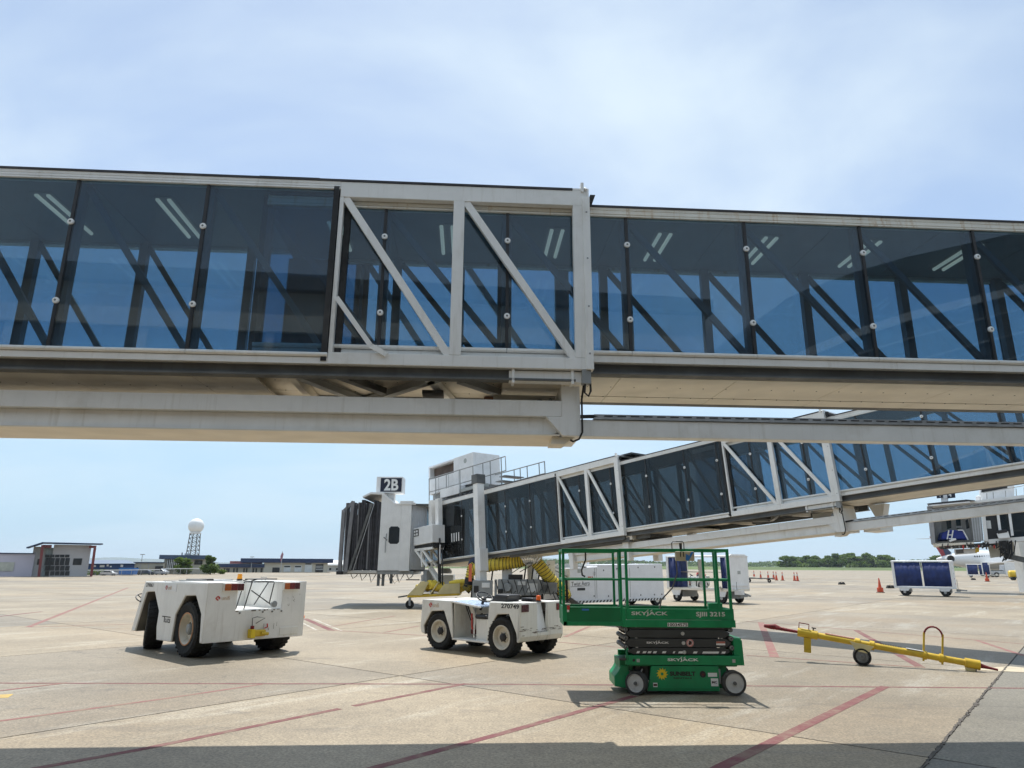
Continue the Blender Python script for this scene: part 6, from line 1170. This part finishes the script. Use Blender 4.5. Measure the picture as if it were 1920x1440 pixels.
B().prism([((q := at(u, v, Ya)).x, q.z) for u, v in fin_pts], Ya-.12, Ya+.12).build('tail_fin', fin_r, pl, 0, True); B().prism([((q := at(u, v, Ya)).x, q.z) for u, v in [(1757.2, 1006), (1765, 1006), (1774, 1027), (1784, 1037), (1776, 1042), (1772.8, 1042)]], Ya-.13, Ya+.13).build('tail_fin_trailing', fin_n, pl, 0, True)
a_, c_ = at(1703, 1012, Ya), at(1752, 1010, Ya); B().add([(a_.x, Ya-3, a_.z), (c_.x, Ya-.5, c_.z-.1), (c_.x+2.2, Ya+1.5, c_.z), (a_.x+1.3, Ya-2, a_.z+.1), (a_.x, Ya-3, a_.z+.08), (c_.x, Ya-.5, c_.z+.15), (c_.x+2.2, Ya+1.5, c_.z+.2), (a_.x+1.3, Ya-2, a_.z+.14)], [(0, 3, 2, 1), (4, 5, 6, 7), (0, 1, 5, 4), (1, 2, 6, 5), (2, 3, 7, 6), (3, 0, 4, 7)]).build('tailplane', acw, pl, 0, True)
for xo in (10, 26):
    B().cyl((xt+xo, Ya, .5), (xt+xo, Ya, zc-.8), .12, n=8).build('gear_leg', steel_g, pl, 0, True)
    for y in (-.9, .9) if xo == 10 else (-.25, .25): B().cyl((xt+xo, Ya+y-.15, .5), (xt+xo, Ya+y+.15, .5), .5, n=16).build('gear_wheel', tyre, pl, 0, True)
B().add([(xt+9, Ya-1.6, zc-.6), (xt+15, Ya-1.6, zc-.7), (xt+8.5, Ya-13, zc+.2), (xt+6.8, Ya-13, zc+.2), (xt+9, Ya-1.6, zc-.25), (xt+15, Ya-1.6, zc-.35), (xt+8.5, Ya-13, zc+.3), (xt+6.8, Ya-13, zc+.3)], [(0, 1, 2, 3), (7, 6, 5, 4), (0, 4, 5, 1), (1, 5, 6, 2), (2, 6, 7, 3), (3, 7, 4, 0)]).build('wing', acw, pl, 0, True)

# ------------------------------------------------------------------ gate 4 bridge at the right edge
Yg4 = 50; g4 = thing('jet_bridge', 'gate 4 jet bridge with open cab and blue canvas at the right edge', 'jet bridge', (at(1800, 1030, Yg4).x, Yg4, 0), 0, 'jet bridges')
setface(1800, Yg4)
def gx(u, v, Y=Yg4): q = fp(u, v, Y); return q
def gp(nm, m_, pts, d0, d1, bev=0):
    o = solid([fp(u, v, Yg4+d0) for u, v in pts], d1-d0, nm, m_, g4)
    if bev: b = o.modifiers.new('bevel', 'BEVEL'); b.width = bev; b.segments = 2; b.limit_method = 'ANGLE'
    return o
dark_in = M('cab_interior_grey', (.34, .34, .33), .6)
gp('cab_side_wall', M('grey_cab_side', (.30, .30, .31), .6), [(1738, 950), (1748, 950), (1754, 1019), (1746, 1020)], -.2, 2.6); gp('cab_side_wall', dark_in, [(1748, 950), (1764, 952), (1766, 1016), (1752, 1018)], 1.2, 1.4); gp('cab_back_wall', M('cab_back_wall', (.52, .51, .48), .6), [(1755, 948), (1830, 944), (1840, 1016), (1758, 1020)], 2.5, 2.6)
for u0, u1 in ((1774, 1783), (1792, 1801)): gp('cab_window', glass_d, [(u0, 974), (u1, 973), (u1+1, 990), (u0+2, 992)], 2.44, 2.48); gp('window_backing', M('teal_window', (.05, .10, .10), .2) if 'tealw' not in globals() else tealw, [(u0, 974), (u1, 973), (u1+1, 990), (u0+2, 992)], 2.46, 2.495); tealw = bpy.data.materials['teal_window']
gp('cab_door', M('cab_door_paint', (.6, .59, .57), .5), [(1808, 970), (1816, 968), (1822, 1014), (1812, 1015)], 2.42, 2.49); gp('door_window', win_d, [(1810, 976), (1815, 973), (1818, 990), (1812, 992)], 2.38, 2.42)
for k in range(5): gp('window_sticker', dec_w, [(1793.5+k*2, 986), (1795+k*2, 986), (1795+k*2, 990), (1793.5+k*2, 990)], 2.36, 2.40)
gp('floor_beam', beige_p, [(1749, 1019), (1826, 1013.5), (1826, 1020), (1750, 1025)], -.1, 2.6, .02); gp('cab_floor', steel_d, [(1755, 1016), (1824, 1012), (1826, 1016), (1756, 1020)], -.1, 2.6)
gp('blue_canopy', blue_c, [(1764, 1012), (1766, 1000), (1780, 993), (1796, 994), (1806, 994), (1815, 1012)], .1, 1.6, .1); gp('blue_canopy', navy_c, [(1757, 1014), (1761, 999), (1778, 996), (1776, 1014)], .5, 2.0, .1)
for a, c in (((1779, 994), (1776, 1011)), ((1787, 994), (1784, 1012)), ((1776, 1003), (1785, 1003)), ((1779, 1010), (1790, 1010)), ((1806, 995), (1815, 1012)), ((1796, 994), (1806, 994))):
    pa, pc = gx(*a), gx(*c); B().bar(pa, pc, .06, .06, (0, 1, 0)).build('white_frame', cart_w, g4, 0, True)
gp('step_plate', cart_w, [(1779, 1013), (1792, 1009), (1793, 1012), (1781, 1016)], -.3, .1)
for k in range(8): gp('curtain_slat', (slat_m, steel_g)[k % 2], [(1818+k*2.5, 945), (1820.2+k*2.5, 945), (1828.2+k*2.3, 1014), (1826+k*2.3, 1014)], .0+.03*(k % 2), .12)
gp('cab_pillar', cab_w, [(1838, 944), (1845, 943), (1853, 1014), (1846, 1015)], -.1, .2, .01); gp('tunnel_skirt', cab_w, [(1846, 1012), (1945, 1004), (1945, 1012), (1848, 1020)], .0, 2.0)
gp('tunnel_wall', black_p, [(1845, 943), (1868, 941), (1874, 1012), (1852, 1013)], .3, .4); gp('glass_pane', glass_d, [(1868, 941), (1945, 930), (1945, 1004), (1874, 1011)], .2, .22); gp('tunnel_back', inner_d, [(1850, 942), (1945, 930), (1945, 1006), (1856, 1014)], 1.9, 1.95); gp('notice', dec_w, [(1849, 976), (1857, 976), (1859, 991), (1851, 991)], .24, .29)
gp('tunnel_roof', cab_w, [(1738, 949), (1945, 925), (1945, 931), (1738, 953)], -.1, 2.6); gp('roof_slab', bel_d, [(1738, 944), (1812, 936.5), (1828, 938), (1748, 947)], -.6, 2.8); gp('roof_trim', cart_w, [(1741, 947), (1818, 940), (1820, 942), (1744, 949)], -.65, -.55)
for u in (1866, 1888): gp('lift_post', cart_w, [(u, 945), (u+5, 944), (u+13, 1004), (u+8, 1005)], -.3, -.1, .01)
cbx = gp('control_cabinet', cart_w, [(1869, 1000), (1890, 996), (1894, 1008), (1873, 1010)], -.6, -.15, .02); gp('meter_panel', black_p, [(1869, 995), (1887, 992), (1889, 998), (1871, 1001)], -.62, -.2)
sgp = gp('sign_post', cart_w, [(1764, 932), (1778, 931), (1778, 944), (1765, 946)], .8, 1.1)
for (u0, u1, du) in ((1755, 1767, 1), (1775, 1790, 1)):
    f_ = gp('gate_sign', navy_s, [(u0, 922), (u1, 920), (u1+1.5, 933), (u0+1.5, 934.5)], .7, .78); q0, q1, q2 = fp(u0+4.0, 931.5, Yg4+.69), fp(u0+9.5, 931.5, Yg4+.69), fp(u0+4, 923, Yg4+.69)
    o = text('4', q0, q1-q0, (0, 0, 1), (q1-q0).length, (q2-q0).z, txt_w, None, bold=.03); o.parent = f_
gp('sign_core', cart_w, [(1767, 921), (1775, 920), (1776, 934), (1768, 935)], .75, 1.05)
gp('air_unit', cart_w, [(1838, 924), (1902, 914), (1902, 934), (1839, 944)], .6, 2.0, .01); gp('air_unit_top', cart_w, [(1889, 902), (1902, 900), (1902, 915), (1889, 917)], .6, 2.0, .01); gp('intake_louvre', black_p, [(1840, 913), (1889, 904), (1889, 917), (1840, 923)], .8, 1.8); gp('intake_hood', cart_w, [(1837, 908), (1890, 899), (1890, 903), (1837, 912)], .6, 2.0); gp('intake_side', cart_w, [(1837, 910), (1840, 910), (1840, 924), (1837, 924)], .6, 2.0); gp('cooler', cart_w, [(1829, 930), (1838, 929), (1838, 942), (1831, 942)], .9, 1.6, .08)
for (ua, va, ub, vb) in ((1843, 924, 1935, 908), (1850, 925, 1851, 940), (1862, 923, 1863, 938), (1885, 920, 1886, 935), (1905, 916, 1906, 932), (1920, 914, 1921, 930)):
    B().tube([fp(ua, va, Yg4+.2), fp(ub, vb, Yg4+.2)], .025, 5).build('roof_railing', steel_g, g4, 0, True)
rn = random.Random(8)
gp('under_frame', steel_d, [(1760, 1024), (1870, 1016), (1870, 1024), (1762, 1029)], .4, 2.2); gp('under_box', cab_w, [(1789, 1030), (1830, 1028), (1832, 1037), (1790, 1040)], .5, 1.5); gp('under_box', steel_d, [(1792, 1031), (1806, 1030), (1807, 1037), (1793, 1038)], .42, .5); gp('under_lamp', yellow, [(1829, 1027), (1836, 1027), (1836, 1035), (1829, 1036)], .3, .5); gp('drive_block', M('cream_drive_block', (.5, .47, .4), .6), [(1852, 1020), (1900, 1014), (1904, 1040), (1858, 1046)], .8, 1.8, .02); gp('axle_frame', steel_d, [(1880, 1036), (1945, 1050), (1945, 1060), (1884, 1046)], .4, 1.6)
for k in range(26):
    u = rn.uniform(1765, 1900) if k > 14 else rn.uniform(1872, 1892); v = 1020-(u-1760)*.05; pa, pm, pc = gx(u, v, Yg4-.2), gx(u+rn.uniform(-4, 6), v+rn.uniform(8, 40 if u > 1865 else 12), Yg4-.3), gx(u+rn.uniform(4, 16), v+rn.uniform(0, 10))
    B().tube([pa, Vector((pa.x*.6+pm.x*.4, pa.y, pa.z*.3+pm.z*.7)), pm, Vector((pc.x*.6+pm.x*.4, pm.y, pc.z*.35+pm.z*.65)), pc], .035, 6).build('hanging_cable', black_r, g4, 0, True)
for k in range(14): u = 1768+k*7.3; gp('under_bracket', (steel_g, redm, cart_w, steel_d)[k % 4], [(u, 1022), (u+3, 1022), (u+3, 1027+k % 3*2), (u, 1026+k % 4)], .0, .2)
q = gx(1995, 1060); B().box(q.x, q.x+.8, Yg4+.6, Yg4+1.4, 0, 3.6).build('lift_column', white_f, g4, 0, True); B().box(q.x+.2, q.x+2.4, Yg4+.4, Yg4+1.6, .0, .9).build('bogie', tyre, g4, .2, True)

# ------------------------------------------------------------------ the terminal the photographer stands in front of (it shows in the glass)
tb = thing('terminal_building', 'terminal building behind the camera that shows mirrored in the glass', 'building', (0, -10, 0)); tw = M('terminal_tan_wall', (.36, .33, .28), .8, var=.06, scale=.4); tg = M('terminal_glass', (.03, .05, .06), .08, var=.1); tr = M('terminal_metal_roof', (.09, .10, .11), .45, .3)
tg2 = M('terminal_blue_glass_wall', (.07, .12, .17), .15, var=.15, scale=.5)
B().box(-70, 10, -24, -10, 0, 9.9).build('lower_wall', tg2, tb, 0, True); B().box(-70, 10, -23.5, -9.8, 9.9, 11.45).build('fascia', M('terminal_pale_fascia', (.46, .44, .38), .6), tb, 0, True); B().box(-71, 10.2, -24, -9.4, 11.45, 12.05).build('roof', tr, tb, 0, True)
wg = B().box(-1.7, 1.7, -.06, .06, 1.2, 5.2).mesh('window', tg)
for k in range(17): B().box(-66+k*4.4+1.9, -66+k*4.4+2.2, -9.97, -9.9, 0, 9.9).build('wall_post', tw, tb, 0, True); inst(wg, 'window', tb, (-66+k*4.4, -9.98, 0), True)
B().box(10.2, 70, -26, -10.5, 0, 6.0).build('hall_wall', tw, tb, 0, True)
arc = [(10.4, 6.0), (10.7, 8.6), (11.2, 9.97), (12.43, 11.4), (13.7, 12.5), (14.6, 12.95), (16.7, 13.8), (19.3, 14.7), (25.3, 16.4), (40, 19.5), (70, 23)]
B().prism([(11, 5.9)]+arc+[(70, 5.9)], -27, -10.0).build('curved_roof', tr, tb, 0, True)
cs = B()
for (xa, za), (xb, zb) in zip(arc[4:-1], arc[5:]): cs.bar((xa, -9.9, za-2.7), (xb, -9.9, zb-2.7), .12, .35)
cs.build('pale_eave', M('pale_eave_metal', (.45, .48, .5), .4), tb, 0, True)
for d in (3.6, 4.6, 5.6):
    b = B()
    for (xa, za), (xb, zb) in zip(arc[4:-1], arc[5:]): b.bar((xa, -9.95, za-d), (xb, -9.95, zb-d), .05, .08)
    b.build('wall_line', steel_g, tb, 0, True)
for k in range(12): inst(wg, 'window', tb, (15+k*4.4, -10.0, 0), True)
B().box(-40, 40, -9.7, .8, 5.0, 5.3).build('sky_blocking_canopy', M('canopy_soffit', (.30, .29, .27), .7), tb, 0, True)  # out-of-view overhang, added and sized to cut sky light near the camera
for k in range(9): B().box(-36+k*9-.2, -36+k*9+.2, -6.2, -5.8, 0, 5.0).build('canopy_column', tw, tb, 0, True)
